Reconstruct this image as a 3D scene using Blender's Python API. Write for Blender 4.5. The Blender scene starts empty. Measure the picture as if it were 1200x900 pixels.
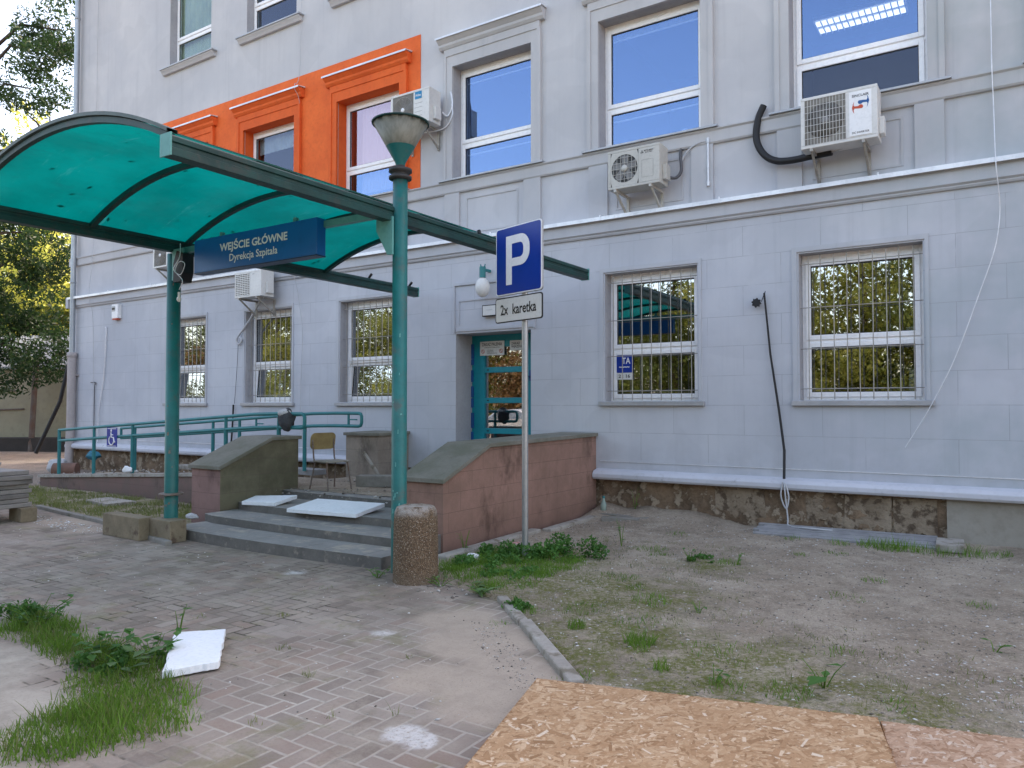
import bpy, bmesh, math, random
import numpy as np
from mathutils import Vector, Matrix, Euler, noise
R=math.radians; PI=math.pi
random.seed(7); rng=np.random.default_rng(7)
scn=bpy.context.scene; COL=scn.collection

# ------------------------------------------------------------------ materials
class NT:
    def __init__(s,name):
        s.m=bpy.data.materials.new(name); s.m.use_nodes=True; s.t=s.m.node_tree; s.n=s.t.nodes; s.n.clear()
        s.out=s.n.new('ShaderNodeOutputMaterial')
    def new(s,t,**k):
        x=s.n.new(t)
        for a,b in k.items(): setattr(x,a,b)
        return x
    def L(s,a,b): s.t.links.new(a,b)
    def val(s,sock,v):
        if hasattr(v,'is_output') or isinstance(v,bpy.types.NodeSocket): s.L(v,sock)
        else: sock.default_value=v
    def math(s,op,a,b=0.,c=0.,clamp=False):
        x=s.new('ShaderNodeMath',operation=op,use_clamp=clamp)
        s.val(x.inputs[0],a); s.val(x.inputs[1],b); s.val(x.inputs[2],c); return x.outputs[0]
    def vmath(s,op,a,b=(0,0,0)):
        x=s.new('ShaderNodeVectorMath',operation=op); s.val(x.inputs[0],a); s.val(x.inputs[1],b); return x
    def pos(s):
        return s.new('ShaderNodeNewGeometry').outputs['Position']
    def obj(s):
        return s.new('ShaderNodeTexCoord').outputs['Object']
    def noise(s,vec,scale,detail=4,rough=.55,dist=0.):
        x=s.new('ShaderNodeTexNoise'); s.L(vec,x.inputs['Vector']); x.inputs['Scale'].default_value=scale
        x.inputs['Detail'].default_value=detail; x.inputs['Roughness'].default_value=rough; x.inputs['Distortion'].default_value=dist
        return x.outputs['Fac']
    def noisec(s,vec,scale,detail=3):
        x=s.new('ShaderNodeTexNoise'); s.L(vec,x.inputs['Vector']); x.inputs['Scale'].default_value=scale
        x.inputs['Detail'].default_value=detail; return x.outputs['Color']
    def vor(s,vec,scale,feature='F1',out='Distance'):
        x=s.new('ShaderNodeTexVoronoi',feature=feature); s.L(vec,x.inputs['Vector']); x.inputs['Scale'].default_value=scale
        return x.outputs[out]
    def scale(s,vec,v):
        x=s.new('ShaderNodeMapping'); s.L(vec,x.inputs['Vector']); x.inputs['Scale'].default_value=v; return x.outputs[0]
    def ramp(s,f,stops,interp='LINEAR'):
        x=s.new('ShaderNodeValToRGB'); s.val(x.inputs[0],f); e=x.color_ramp.elements; x.color_ramp.interpolation=interp
        while len(e)<len(stops): e.new(.5)
        for i,(p,c) in enumerate(stops):
            e[i].position=p; e[i].color=(c if len(c)==4 else (*c,1)) if hasattr(c,'__len__') else (c,c,c,1)
        return x.outputs[0]
    def step(s,f,a,b):
        x=s.new('ShaderNodeMapRange',interpolation_type='SMOOTHSTEP'); s.val(x.inputs[0],f)
        x.inputs[1].default_value=a; x.inputs[2].default_value=b; return x.outputs[0]
    def mix(s,f,a,b,mode='MIX'):
        x=s.new('ShaderNodeMix',data_type='RGBA',blend_type=mode); s.val(x.inputs[0],f)
        for i,v in ((6,a),(7,b)):
            if not isinstance(v,bpy.types.NodeSocket): v=(*v,1) if len(v)==3 else v
            s.val(x.inputs[i],v)
        return x.outputs[2]
    def bump(s,h,strength=.3,dist=.01,nrm=None):
        x=s.new('ShaderNodeBump'); s.L(h,x.inputs['Height']); x.inputs['Strength'].default_value=strength; x.inputs['Distance'].default_value=dist
        if nrm: s.L(nrm,x.inputs['Normal'])
        return x.outputs[0]
    def bsdf(s,col,rough=.6,metal=0.,nrm=None,spec=.5):
        b=s.new('ShaderNodeBsdfPrincipled')
        if not isinstance(col,bpy.types.NodeSocket): col=(*col,1) if len(col)==3 else col
        s.val(b.inputs['Base Color'],col); s.val(b.inputs['Roughness'],rough); s.val(b.inputs['Metallic'],metal)
        b.inputs['Specular IOR Level'].default_value=spec
        if nrm: s.L(nrm,b.inputs['Normal'])
        return b.outputs[0]
    def done(s,sh): s.L(sh,s.out.inputs[0]); return s.m

def sc(c,k): return tuple(min(1,x*k) for x in c)
def mat(name,c1,c2=None,rough=.6,metal=0.,ns=3.,bs=60.,bump=.15,bd=.003,spec=.4,dirt=None,dirtlo=.55,dirthi=.75,world=True):
    t=NT(name); p=t.pos() if world else t.obj()
    c2=c2 or sc(c1,.8)
    f=t.step(t.noise(p,ns,6,.6),.3,.7)
    col=t.mix(f,c1,c2)
    f2=t.noise(p,ns*9,3,.6); col=t.mix(t.math('MULTIPLY',t.step(f2,.45,.75),.35),col,sc(c2,.75))
    if dirt: col=t.mix(t.step(t.noise(p,ns*1.7+1,7,.65),dirtlo,dirthi),col,dirt)
    n=t.bump(t.noise(p,bs,4,.6),bump,bd) if bump else None
    return t.done(t.bsdf(col,rough,metal,n,spec))

def facade_mat(name,base,tint,joints=True,stain=True):
    t=NT(name); p=t.pos(); sep=t.new('ShaderNodeSeparateXYZ'); t.L(p,sep.inputs[0])
    x,z=sep.outputs[0],sep.outputs[2]
    f=t.step(t.noise(p,.55,6,.62),.32,.68); col=t.mix(f,base,tint)
    pa=t.step(t.noise(t.scale(p,(.55,1,.8)),1.3,2,.4,.6),.50,.53); col=t.mix(t.math('MULTIPLY',pa,.16),col,sc(base,.80))
    # vertical rain streaks
    st=t.noise(t.scale(p,(3.2,3.2,.25)),1.6,5,.6)
    col=t.mix(t.math('MULTIPLY',t.step(st,.5,.8),.16),col,sc(base,.62))
    bl=t.noise(p,5,5,.7); col=t.mix(t.math('MULTIPLY',t.step(bl,.5,.8),.22),col,sc(tint,.72))
    # patchy greenish-grey darkening toward the right end of the wall
    gr=t.math('MULTIPLY',t.step(x,-3.5,1.),t.step(t.noise(p,.8,4,.6),.35,.65)); col=t.mix(t.math('MULTIPLY',gr,.65),col,(.31,.37,.39))
    h=t.math('MULTIPLY',t.noise(p,130,3,.7),.6)
    if joints:
        v=t.new('ShaderNodeCombineXYZ'); wob=t.math('MULTIPLY',t.math('SUBTRACT',t.noise(p,2.,3),.5),.012)
        t.L(t.math('ADD',x,t.math('MULTIPLY',wob,1.2)),v.inputs[0]); t.L(t.math('ADD',t.math('SUBTRACT',z,.022),wob),v.inputs[1])
        b=t.new('ShaderNodeTexBrick'); t.L(v.outputs[0],b.inputs['Vector']); b.offset=.5
        b.inputs['Scale'].default_value=1; b.inputs['Mortar Size'].default_value=.0035; b.inputs['Mortar Smooth'].default_value=.4
        b.inputs['Brick Width'].default_value=.95; b.inputs['Row Height'].default_value=.385; b.inputs['Bias'].default_value=0
        b.inputs['Color1'].default_value=(.42,.42,.42,1); b.inputs['Color2'].default_value=(.58,.58,.58,1)
        brk=t.step(t.noise(p,1.7,5,.7),.33,.52)
        low=t.math('MULTIPLY',t.math('LESS_THAN',z,3.97),t.math('GREATER_THAN',z,.8))
        m=t.math('MULTIPLY',t.math('MULTIPLY',b.outputs['Fac'],brk),low)
        col=t.mix(t.math('MULTIPLY',m,.8),col,sc(base,.42))
        tone=t.math('MULTIPLY',t.math('SUBTRACT',b.outputs['Color'],.5),low)
        col=t.mix(t.math('ABSOLUTE',t.math('MULTIPLY',tone,.7)),col,sc(base,1.1))
        h=t.math('SUBTRACT',h,t.math('MULTIPLY',m,1.5))
    col=t.mix(t.math('MULTIPLY',t.step(z,3.9,5.4),.85),col,t.mix(1.,col,(1.04,1.0,.945),'MULTIPLY'))
    so=t.math('MULTIPLY',t.step(t.noise(t.scale(p,(5,5,.12)),1.,5,.65),.48,.7),t.step(t.math('FRACT',t.math('DIVIDE',t.math('SUBTRACT',z,1.4),3.75)),.0,-.3)) if False else t.math('MULTIPLY',t.step(t.noise(t.scale(p,(6,6,.16)),1.,6,.7),.53,.75),.2)
    col=t.mix(so,col,sc(base,.55))
    # patchy grey darkening toward the foot of the wall
    sp=t.math('MULTIPLY',t.step(z,1.3,.6),t.step(t.noise(p,3,5,.7),.35,.7)); col=t.mix(t.math('MULTIPLY',sp,.25),col,(.25,.25,.25))
    return t.done(t.bsdf(col,.85,0,t.bump(h,.35,.004),.25))

M={}
WALLC=(.455,.475,.52); WALLT=(.54,.555,.59)
M['wall']=facade_mat('facade_plaster',WALLC,WALLT)
M['trim']=facade_mat('facade_trim',(.44,.455,.49),(.50,.515,.545),joints=False)
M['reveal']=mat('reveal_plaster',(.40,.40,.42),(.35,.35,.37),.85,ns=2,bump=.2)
M['mould']=mat('plinth_moulding',(.50,.51,.55),(.56,.57,.62),.8,ns=1.5,dirt=(.25,.25,.26),dirtlo=.6,dirthi=.8)
M['orange']=mat('orange_plaster',(.80,.155,.028),(.68,.115,.02),.8,ns=1.6,bump=.4,bd=.006,dirt=(.55,.12,.04),dirtlo=.6,dirthi=.85)
M['orange_trim']=mat('orange_trim',(.74,.13,.022),(.64,.10,.016),.8,ns=1.2,bump=.2)
M['flash']=mat('zinc_flashing',(.78,.80,.83),(.60,.62,.66),.35,.25,ns=2,bump=.05)
M['sheet']=mat('grey_sheet',(.42,.43,.45),(.34,.35,.37),.4,.3,ns=2,bump=.05)
M['pvc']=mat('white_pvc',(.90,.90,.90),(.86,.86,.87),.3,ns=2,bump=0,spec=.5,dirt=(.68,.68,.66),dirtlo=.68,dirthi=.9)
M['gasket']=mat('black_gasket',(.02,.02,.022),None,.6,bump=0)
M['bar']=mat('grille_paint',(.40,.385,.35),(.28,.265,.24),.5,.2,ns=8,bump=0,dirt=(.22,.15,.10),dirtlo=.68,dirthi=.8)
M['teal']=mat('teal_paint',(.018,.165,.155),(.014,.125,.12),.45,ns=3,bs=90,bump=.2,bd=.003,dirt=(.07,.11,.10),dirtlo=.50,dirthi=.72)
M['teal_rail']=mat('teal_rail_paint',(.03,.20,.215),(.025,.165,.175),.45,ns=4,bump=.08,dirt=(.12,.14,.13),dirtlo=.66,dirthi=.8)
M['teal_door']=mat('teal_door_paint',(.008,.26,.32),(.007,.22,.27),.4,ns=3,bump=.03)
M['beam']=mat('beam_paint',(.012,.062,.056),(.008,.036,.034),.5,ns=4,bump=.2,bd=.003,dirt=(.04,.05,.045),dirtlo=.5,dirthi=.75)
M['teal_light']=mat('pale_teal_paint',(.13,.36,.33),(.10,.30,.28),.5,ns=3,bump=.1)
M['brown']=mat('raw_plinth',(.27,.19,.125),(.10,.07,.045),.95,ns=3.2,bs=11,bump=1.,bd=.04,dirt=(.33,.27,.20),dirtlo=.53,dirthi=.6)
M['black']=mat('black_rubber',(.012,.012,.014),None,.55,bump=.1)
M['steel']=mat('galvanised_steel',(.42,.43,.44),(.34,.35,.36),.42,.7,ns=5,bump=.05)
M['acw']=mat('unit_casing',(.68,.68,.66),(.62,.62,.60),.4,ns=3,bump=0,dirt=(.42,.41,.38),dirtlo=.62,dirthi=.85)
M['acw2']=mat('yellowed_unit_casing',(.52,.51,.47),(.46,.45,.41),.45,ns=3,bump=0,dirt=(.34,.32,.28),dirtlo=.6,dirthi=.8)
M['dark']=mat('fan_dark',(.05,.05,.05),(.03,.03,.03),.6,bump=0)
M['fandisk']=mat('fan_disk',(.13,.125,.11),(.07,.065,.06),.6,ns=12,bump=0)
M['fan']=mat('fan_blade',(.22,.22,.22),None,.5,bump=0)
M['ringback']=mat('grille_back',(.20,.19,.17),(.15,.145,.13),.7,bump=0)
M['fins']=mat('coil_grey',(.26,.25,.22),(.17,.16,.14),.6,bump=0)
M['blue']=mat('sign_blue',(.004,.035,.30),(.004,.032,.28),.3,ns=2,bump=0)
M['blue2']=mat('lightbox_blue',(.006,.13,.42),(.006,.115,.38),.35,ns=1,bump=0)
M['white']=mat('white_letters',(.82,.83,.84),(.78,.79,.8),.4,bump=0)
M['offw']=mat('plate_white',(.66,.66,.64),(.62,.62,.60),.4,bump=0)
M['ink']=mat('black_letters',(.015,.015,.015),None,.5,bump=0)
M['redl']=mat('red_mark',(.55,.08,.03),None,.5,bump=0)
M['bluel']=mat('blue_mark',(.02,.10,.30),None,.5,bump=0)
M['cyan']=mat('cyan_mark',(.01,.25,.50),None,.5,bump=0)
M['styro']=mat('polystyrene',(.82,.85,.88),(.76,.80,.83),.9,ns=4,bs=250,bump=.4,bd=.003,dirt=(.55,.55,.53),dirtlo=.6,dirthi=.8)
M['conc']=mat('concrete',(.27,.255,.23),(.20,.19,.165),.95,ns=3,bs=90,bump=.5,bd=.006,dirt=(.13,.14,.09),dirtlo=.55,dirthi=.72)
M['conc_l']=mat('pale_concrete',(.40,.375,.335),(.30,.275,.24),.95,ns=4,bs=90,bump=.6,bd=.008,dirt=(.19,.165,.125),dirtlo=.48,dirthi=.66)
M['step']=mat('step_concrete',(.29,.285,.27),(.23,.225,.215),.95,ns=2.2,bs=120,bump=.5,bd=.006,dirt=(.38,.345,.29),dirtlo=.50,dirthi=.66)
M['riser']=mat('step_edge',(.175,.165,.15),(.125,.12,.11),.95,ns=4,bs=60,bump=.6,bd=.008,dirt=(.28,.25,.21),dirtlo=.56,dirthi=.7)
M['cap']=mat('mossy_cap',(.215,.205,.175),(.15,.15,.115),.9,ns=3,bs=80,bump=.4,bd=.005,dirt=(.24,.22,.19),dirtlo=.6,dirthi=.8)
M['timber']=mat('grey_timber',(.30,.30,.30),(.22,.22,.225),.85,ns=6,bs=80,bump=.4,bd=.004)
M['wood']=mat('chair_ply',(.30,.23,.10),(.22,.16,.07),.6,ns=6,bump=.1)
M['chairseat']=mat('chair_seat',(.33,.31,.26),(.25,.22,.18),.7,ns=10,bump=.1)
M['rust']=mat('rusty_tube',(.16,.10,.07),(.22,.20,.18),.6,.3,ns=20,bump=.2)
M['cream']=mat('cream_render',(.42,.38,.26),(.34,.31,.22),.95,ns=.8,bs=30,bump=.3,bd=.01,dirt=(.22,.19,.14),dirtlo=.62,dirthi=.75)
M['roofsheet']=mat('roof_sheet',(.30,.31,.31),(.24,.25,.25),.6,.1,ns=1,bump=.1)
M['bark']=mat('bark',(.085,.065,.05),(.045,.035,.028),.95,ns=5,bs=25,bump=.8,bd=.03)
M['greypipe']=mat('pipe_zinc',(.40,.43,.46),(.32,.35,.38),.4,.5,ns=3,bump=.05)
M['pinkpipe']=mat('pipe_pinkish',(.42,.38,.37),(.36,.33,.32),.7,ns=3,bump=.1)
M['interior']=mat('room_paint',(.22,.21,.20),(.18,.17,.16),.9,ns=1,bump=0)
M['blind_pink']=mat('blind_pink',(.70,.52,.50),None,.8,bump=0)
M['blind_yel']=mat('blind_yellow',(.52,.55,.33),None,.8,bump=0)
M['blind_bright']=mat('blind_bright',(.80,.86,.55),None,.8,bump=0)
M['blind_white']=mat('blind_white',(.70,.72,.72),None,.8,bump=0)
M['wire']=mat('wire_grey',(.50,.51,.53),None,.6,bump=0)
M['wireb']=mat('wire_dark',(.10,.10,.11),None,.6,bump=0)

M['beamtop']=mat('edge_strip',(.10,.14,.13),(.06,.085,.08),.5,ns=4,bump=.2)
def parapet_mat(name,pink,pink2,green,side):
    t=NT(name); p=t.pos()
    b=t.new('ShaderNodeTexBrick'); g=t.new('ShaderNodeNewGeometry'); s_=t.new('ShaderNodeSeparateXYZ'); t.L(p,s_.inputs[0])
    v=t.new('ShaderNodeCombineXYZ'); t.L(t.math('ADD',s_.outputs[0],s_.outputs[1]),v.inputs[0]); t.L(s_.outputs[2],v.inputs[1])
    t.L(v.outputs[0],b.inputs['Vector']); b.inputs['Scale'].default_value=1; b.inputs['Brick Width'].default_value=.42; b.inputs['Row Height'].default_value=.21
    b.inputs['Mortar Size'].default_value=.003; b.inputs['Color1'].default_value=(.4,.4,.4,1); b.inputs['Color2'].default_value=(.6,.6,.6,1)
    col=t.mix(t.step(t.noise(p,2.4,7,.68),.32,.68),pink,pink2)
    col=t.mix(t.step(t.noise(t.scale(p,(1,1,.6)),1.5,6,.7),.5,.68),col,sc(pink2,.5))
    if side:
        ns=t.new('ShaderNodeSeparateXYZ'); t.L(g.outputs['Normal'],ns.inputs[0])
        col2=t.mix(t.step(t.noise(p,1.8,6,.7),.35,.65),green,sc(green,.62))
        col=t.mix(t.step(ns.outputs[0],.2,.6),col,col2)
    lowd=t.step(s_.outputs[2],.45,.0); col=t.mix(t.math('MULTIPLY',lowd,.4),col,sc(pink2,.45))
    col=t.mix(t.math('MULTIPLY',t.math('ABSOLUTE',t.math('SUBTRACT',b.outputs['Color'],.5)),.8),col,sc(pink,.62))
    col=t.mix(t.math('MULTIPLY',b.outputs['Fac'],.3),col,(.08,.07,.06))
    wh=t.step(t.noise(p,9,5,.75),.66,.76); col=t.mix(t.math('MULTIPLY',wh,.35),col,(.38,.33,.29))
    h=t.math('SUBTRACT',t.noise(p,45,4,.7),t.math('MULTIPLY',b.outputs['Fac'],1.))
    return t.done(t.bsdf(col,.92,0,t.bump(h,.5,.006),.2))
M['parR']=parapet_mat('parapet_pink',(.33,.20,.16),(.245,.155,.12),None,False)
M['parL']=parapet_mat('parapet_pink_green',(.31,.20,.18),(.24,.155,.14),(.185,.175,.115),True)
M['ramp']=parapet_mat('ramp_wall_pink',(.24,.155,.14),(.19,.15,.13),None,False)

def aggregate():
    t=NT('exposed_aggregate'); p=t.pos()
    d=t.vor(p,110); c=t.vor(p,110,out='Color')
    s_=t.new('ShaderNodeSeparateColor'); t.L(c,s_.inputs[0])
    col=t.ramp(s_.outputs[0],[(0,(.12,.07,.04)),(.4,(.24,.155,.09)),(.7,(.33,.235,.15)),(.92,(.40,.32,.23)),(1,(.55,.49,.41))])
    col=t.mix(t.step(d,.35,.62),col,(.12,.085,.055))
    z=t.new('ShaderNodeSeparateXYZ'); t.L(p,z.inputs[0])
    top=t.math('MULTIPLY',t.step(z.outputs[2],.56,.64),t.step(t.noise(p,14,4),.3,.6)); col=t.mix(t.math('MULTIPLY',top,.7),col,(.5,.47,.43))
    low=t.step(z.outputs[2],.16,.0); col=t.mix(t.math('MULTIPLY',low,.5),col,(.22,.17,.12))
    return t.done(t.bsdf(col,.85,0,t.bump(t.math('SUBTRACT',1.,d),.9,.012),.3))
M['agg']=aggregate()

def glass_mat(name,refl=.6,tint=(.75,.8,.82),wav=.012,gc=(.93,.96,1),edge=.3):
    t=NT(name); p=t.pos()
    g=t.new('ShaderNodeBsdfGlossy'); g.inputs['Roughness'].default_value=.012; g.inputs['Color'].default_value=(*gc,1)
    t.L(t.bump(t.noise(p,1.3,1,.4),wav*2.2,.03),g.inputs['Normal'])
    tr=t.new('ShaderNodeBsdfTransparent'); tr.inputs[0].default_value=(*tint,1)
    m=t.new('ShaderNodeMixShader'); fr=t.new('ShaderNodeLayerWeight'); fr.inputs[0].default_value=.35
    t.L(t.math('ADD',refl*.85,t.math('MULTIPLY',fr.outputs[1],edge),clamp=True),m.inputs[0]); t.L(tr.outputs[0],m.inputs[1]); t.L(g.outputs[0],m.inputs[2])
    return t.done(m.outputs[0])
M['glass']=glass_mat('window_glass',.34)
M['glass_pink']=glass_mat('upper_glass_pink',.20,gc=(.95,.72,.80))
M['glass_low']=glass_mat('upper_glass_dark',.05,gc=(.6,.65,.85),edge=.14)
M['glass_up']=glass_mat('upper_glass',.20,gc=(.42,.60,1.))

def canopy_mat():
    t=NT('teal_polycarbonate'); p=t.pos()
    n=t.step(t.noise(p,1.3,6,.65),.3,.7); col=t.mix(n,(.0,.19,.15),(.0,.275,.22))
    n2=t.step(t.noise(t.scale(p,(1,.4,1)),4,6,.7),.56,.78); col=t.mix(t.math('MULTIPLY',n2,.6),col,(.01,.14,.12))
    s1=t.step(t.noise(t.scale(p,(.5,3,1)),3,4,.7),.6,.75); col=t.mix(t.math('MULTIPLY',s1,.35),col,(.08,.40,.35))
    g1=t.step(t.noise(t.scale(p,(1,.35,1)),7,6,.8),.6,.74); col=t.mix(t.math('MULTIPLY',g1,.45),col,(.01,.09,.075)); g2=t.step(t.noise(p,.9,5,.7),.45,.7); col=t.mix(t.math('MULTIPLY',g2,.35),col,(.02,.19,.155))
    tl=t.new('ShaderNodeBsdfTranslucent'); t.L(col,tl.inputs[0])
    df=t.bsdf(t.mix(.5,col,(0,.14,.12)),.35,0,None,.4)
    m=t.new('ShaderNodeMixShader'); m.inputs[0].default_value=.22; t.L(tl.outputs[0],m.inputs[1]); t.L(df,m.inputs[2])
    return t.done(m.outputs[0])
M['poly']=canopy_mat()

def lampglass():
    t=NT('dirty_lamp_glass'); p=t.pos(); s_=t.new('ShaderNodeSeparateXYZ'); t.L(p,s_.inputs[0])
    st=t.noise(t.scale(p,(22,22,1.2)),1,4,.6)
    col=t.mix(t.step(st,.35,.7),(.34,.335,.28),(.24,.24,.195))
    col=t.mix(t.math('MULTIPLY',t.step(s_.outputs[2],4.18,4.225),t.step(t.noise(t.scale(p,(9,9,1)),1.4,3),.4,.6)),col,(.03,.03,.025))
    tl=t.new('ShaderNodeBsdfTranslucent'); t.L(t.mix(.35,col,(.45,.44,.36)),tl.inputs[0])
    m=t.new('ShaderNodeMixShader'); m.inputs[0].default_value=.3; t.L(t.bsdf(col,.45),m.inputs[1]); t.L(tl.outputs[0],m.inputs[2])
    return t.done(m.outputs[0])
M['lampg']=lampglass()
M['parB']=parapet_mat('parapet_grey',(.33,.285,.235),(.24,.20,.165),None,False)

def leaf_mat(name,c1,c2,trans=.45,tc=None):
    t=NT(name); g=t.new('ShaderNodeNewGeometry'); p=g.outputs['Position']
    r=g.outputs['Random Per Island']
    col=t.mix(r,c1,c2); col=t.mix(t.step(t.noise(p,.9,3),.35,.65),col,t.mix(.5,col,sc(c1,.5)))
    d=t.bsdf(col,.55,0,None,.35)
    tl=t.new('ShaderNodeBsdfTranslucent'); t.L(t.mix(.5,col,tc or sc(c2,1.8)),tl.inputs[0])
    m=t.new('ShaderNodeMixShader'); m.inputs[0].default_value=trans; t.L(d,m.inputs[1]); t.L(tl.outputs[0],m.inputs[2])
    return t.done(m.outputs[0])
M['leaf_dark']=leaf_mat('leaf_dark',(.018,.045,.018),(.035,.075,.02),.35)
M['leaf_mid']=leaf_mat('leaf_mid',(.05,.09,.018),(.13,.15,.03),.5,(.30,.30,.05))
M['leaf_gold']=leaf_mat('leaf_gold',(.12,.16,.03),(.27,.27,.06),.6,(.50,.50,.11))
M['leaf_sun']=leaf_mat('leaf_sun',(.28,.36,.05),(.52,.52,.12),.65,(.95,.95,.28))
M['leaf_brown']=leaf_mat('leaf_brown',(.10,.06,.03),(.16,.10,.04),.4,(.3,.17,.06))
M['grass']=leaf_mat('grass_blades',(.085,.19,.02),(.19,.33,.045),.4,(.28,.45,.06))
M['grass_dry']=leaf_mat('dry_grass',(.12,.18,.04),(.25,.25,.09),.4,(.32,.34,.12))
M['weed']=leaf_mat('weed_leaf',(.05,.15,.03),(.11,.25,.05),.35,(.16,.33,.06))
M['weedpale']=leaf_mat('weed_leaf_pale',(.09,.17,.06),(.16,.26,.10),.3,(.15,.25,.08))

def island_ramp(name,stops,rough=.7,bs=0):
    t=NT(name); g=t.new('ShaderNodeNewGeometry')
    col=t.ramp(g.outputs['Random Per Island'],stops)
    n=t.noise(t.scale(g.outputs['Position'],(1,1,1)),90,4,.6); col=t.mix(t.math('MULTIPLY',t.step(n,.4,.7),.25),col,(.20,.11,.05))
    return t.done(t.bsdf(col,rough,0,t.bump(n,.3,.003),.3))
M['chips']=island_ramp('strand_chips',[(0,(.29,.165,.08)),(.2,(.40,.24,.125)),(.6,(.47,.30,.165)),(.88,(.54,.37,.22)),(.95,(.62,.45,.29)),(1,(.68,.56,.42))])
M['chips2']=island_ramp('strand_chips_pink',[(0,(.30,.175,.10)),(.25,(.41,.26,.165)),(.6,(.47,.31,.205)),(.88,(.53,.375,.26)),(1,(.62,.52,.42))])
M['osb']=mat('strand_board_base',(.37,.20,.09),(.28,.145,.06),.8,ns=9,bs=120,bump=.3)
M['pebble']=island_ramp('pebbles',[(0,(.10,.09,.08)),(.45,(.27,.25,.22)),(.75,(.45,.43,.40)),(1,(.72,.71,.68))],.9)
M['flake']=island_ramp('white_flakes',[(0,(.5,.49,.47)),(.5,(.68,.67,.65)),(1,(.82,.82,.82))],.9)

def blobs(t,p,lst,warp=.25,wscale=2.):
    """soft union of round patches given in metres on the ground"""
    w=t.vmath('SUBTRACT',t.noisec(p,wscale,4),(.5,.5,.5)).outputs[0]
    sc_=t.new('ShaderNodeVectorMath',operation='SCALE'); t.L(w,sc_.inputs[0]); sc_.inputs['Scale'].default_value=warp*2
    q=t.vmath('ADD',p,sc_.outputs[0]).outputs[0]
    q=t.vmath('MULTIPLY',q,(1,1,0)).outputs[0]
    acc=None
    for (x,y,r,e) in lst:
        d=t.vmath('DISTANCE',q,(x,y,0)).outputs['Value']
        f=t.step(d,r,r*(1-e)); acc=f if acc is None else t.math('MAXIMUM',acc,f)
    return acc
def paving_mat():
    t=NT('block_paving'); p0=t.pos()
    w=t.vmath('SUBTRACT',t.noisec(p0,3.,3),(.5,.5,.5)).outputs[0]
    ws=t.new('ShaderNodeVectorMath',operation='SCALE'); t.L(w,ws.inputs[0]); ws.inputs['Scale'].default_value=.025
    p=t.vmath('ADD',p0,ws.outputs[0]).outputs[0]
    s_=t.new('ShaderNodeSeparateXYZ'); t.L(p,s_.inputs[0])
    x=t.math('DIVIDE',s_.outputs[0],.104); y=t.math('DIVIDE',s_.outputs[1],.104)
    i=t.math('FLOOR',x); j=t.math('FLOOR',y); fx=t.math('SUBTRACT',x,i); fy=t.math('SUBTRACT',y,j)
    k=t.math('FLOORED_MODULO',t.math('SUBTRACT',i,j),4.)
    def eq(v): return t.math('COMPARE',k,float(v),.3)
    k0,k1,k2,k3=eq(0),eq(1),eq(2),eq(3)
    d=t.math('MINIMUM',t.math('MINIMUM',t.math('ADD',fx,k1),t.math('ADD',t.math('SUBTRACT',1.,fx),k0)),
             t.math('MINIMUM',t.math('ADD',fy,k2),t.math('ADD',t.math('SUBTRACT',1.,fy),k3)))
    v=t.new('ShaderNodeCombineXYZ'); t.L(t.math('SUBTRACT',i,k1),v.inputs[0]); t.L(t.math('SUBTRACT',j,k2),v.inputs[1])
    wn=t.new('ShaderNodeTexWhiteNoise',noise_dimensions='2D'); t.L(v.outputs[0],wn.inputs['Vector']); r=wn.outputs['Value']
    brick=t.ramp(r,[(0,(.17,.135,.108)),(.3,(.225,.182,.148)),(.6,(.275,.228,.188)),(.85,(.25,.18,.14)),(1,(.33,.285,.24))])
    brick=t.mix(t.math('MULTIPLY',t.step(t.noise(p0,60,4,.7),.4,.7),.3),brick,(.27,.24,.21))
    brick=t.mix(t.math('MULTIPLY',t.step(t.noise(p0,1.1,5,.6),.4,.7),.45),brick,(.34,.30,.26))
    # joints: pale sand near the camera side, dark moss elsewhere
    jw=t.math('ADD',.045,t.math('MULTIPLY',t.noise(p0,6,3),.05))
    joint=t.step(t.math('SUBTRACT',d,jw),.035,-.02)
    pale=blobs(t,p0,[(-3.0,-6.3,1.7,.6),(-3.3,-5.2,1.0,.7),(-2.6,-7.2,1.2,.5)],.25)
    jc=t.mix(pale,(.12,.11,.08),(.46,.42,.36))
    dusty=t.math('MULTIPLY',t.step(t.noise(p0,.9,6,.7),.30,.58),t.math('SUBTRACT',1.,t.math('MULTIPLY',pale,.55)))
    jvis=t.math('MULTIPLY',joint,t.math('SUBTRACT',1.,t.math('MULTIPLY',dusty,.92)))
    col=t.mix(jvis,brick,jc)
    # dust film and stains
    dust=t.step(t.noise(p0,2.3,8,.75),.44,.66); col=t.mix(t.math('MULTIPLY',dust,.62),col,(.385,.34,.275)); dk=t.step(t.noise(p0,1.25,7,.75),.52,.66); col=t.mix(t.math('MULTIPLY',dk,.5),col,(.17,.15,.11))
    moss=t.math('MULTIPLY',t.step(t.noise(p0,1.9,6,.75),.53,.66),.55); col=t.mix(moss,col,(.19,.18,.09))
    # sand spread near the kerb, dirt pit on the left
    sand=blobs(t,p0,[(-3.35,-5.35,.42,.5),(-2.95,-5.7,.5,.4),(-2.45,-6.15,.52,.4),(-2.25,-6.5,.42,.5),(-2.75,-6.35,.4,.6),(-10.6,-4.5,.7,.8),(-9.7,-4.7,.4,.8)],.18,3.)
    sandc=t.mix(t.noise(p0,9,6,.7),(.46,.385,.30),(.36,.30,.24)); sandc=t.mix(t.math('MULTIPLY',t.step(t.noise(p0,110,3,.8),.54,.7),.7),sandc,(.20,.165,.13)); sandc=t.mix(t.math('MULTIPLY',t.step(t.noise(p0,4,5,.7),.45,.65),.4),sandc,(.28,.235,.19)); col=t.mix(t.math('MULTIPLY',sand,.93),col,sandc)
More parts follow.
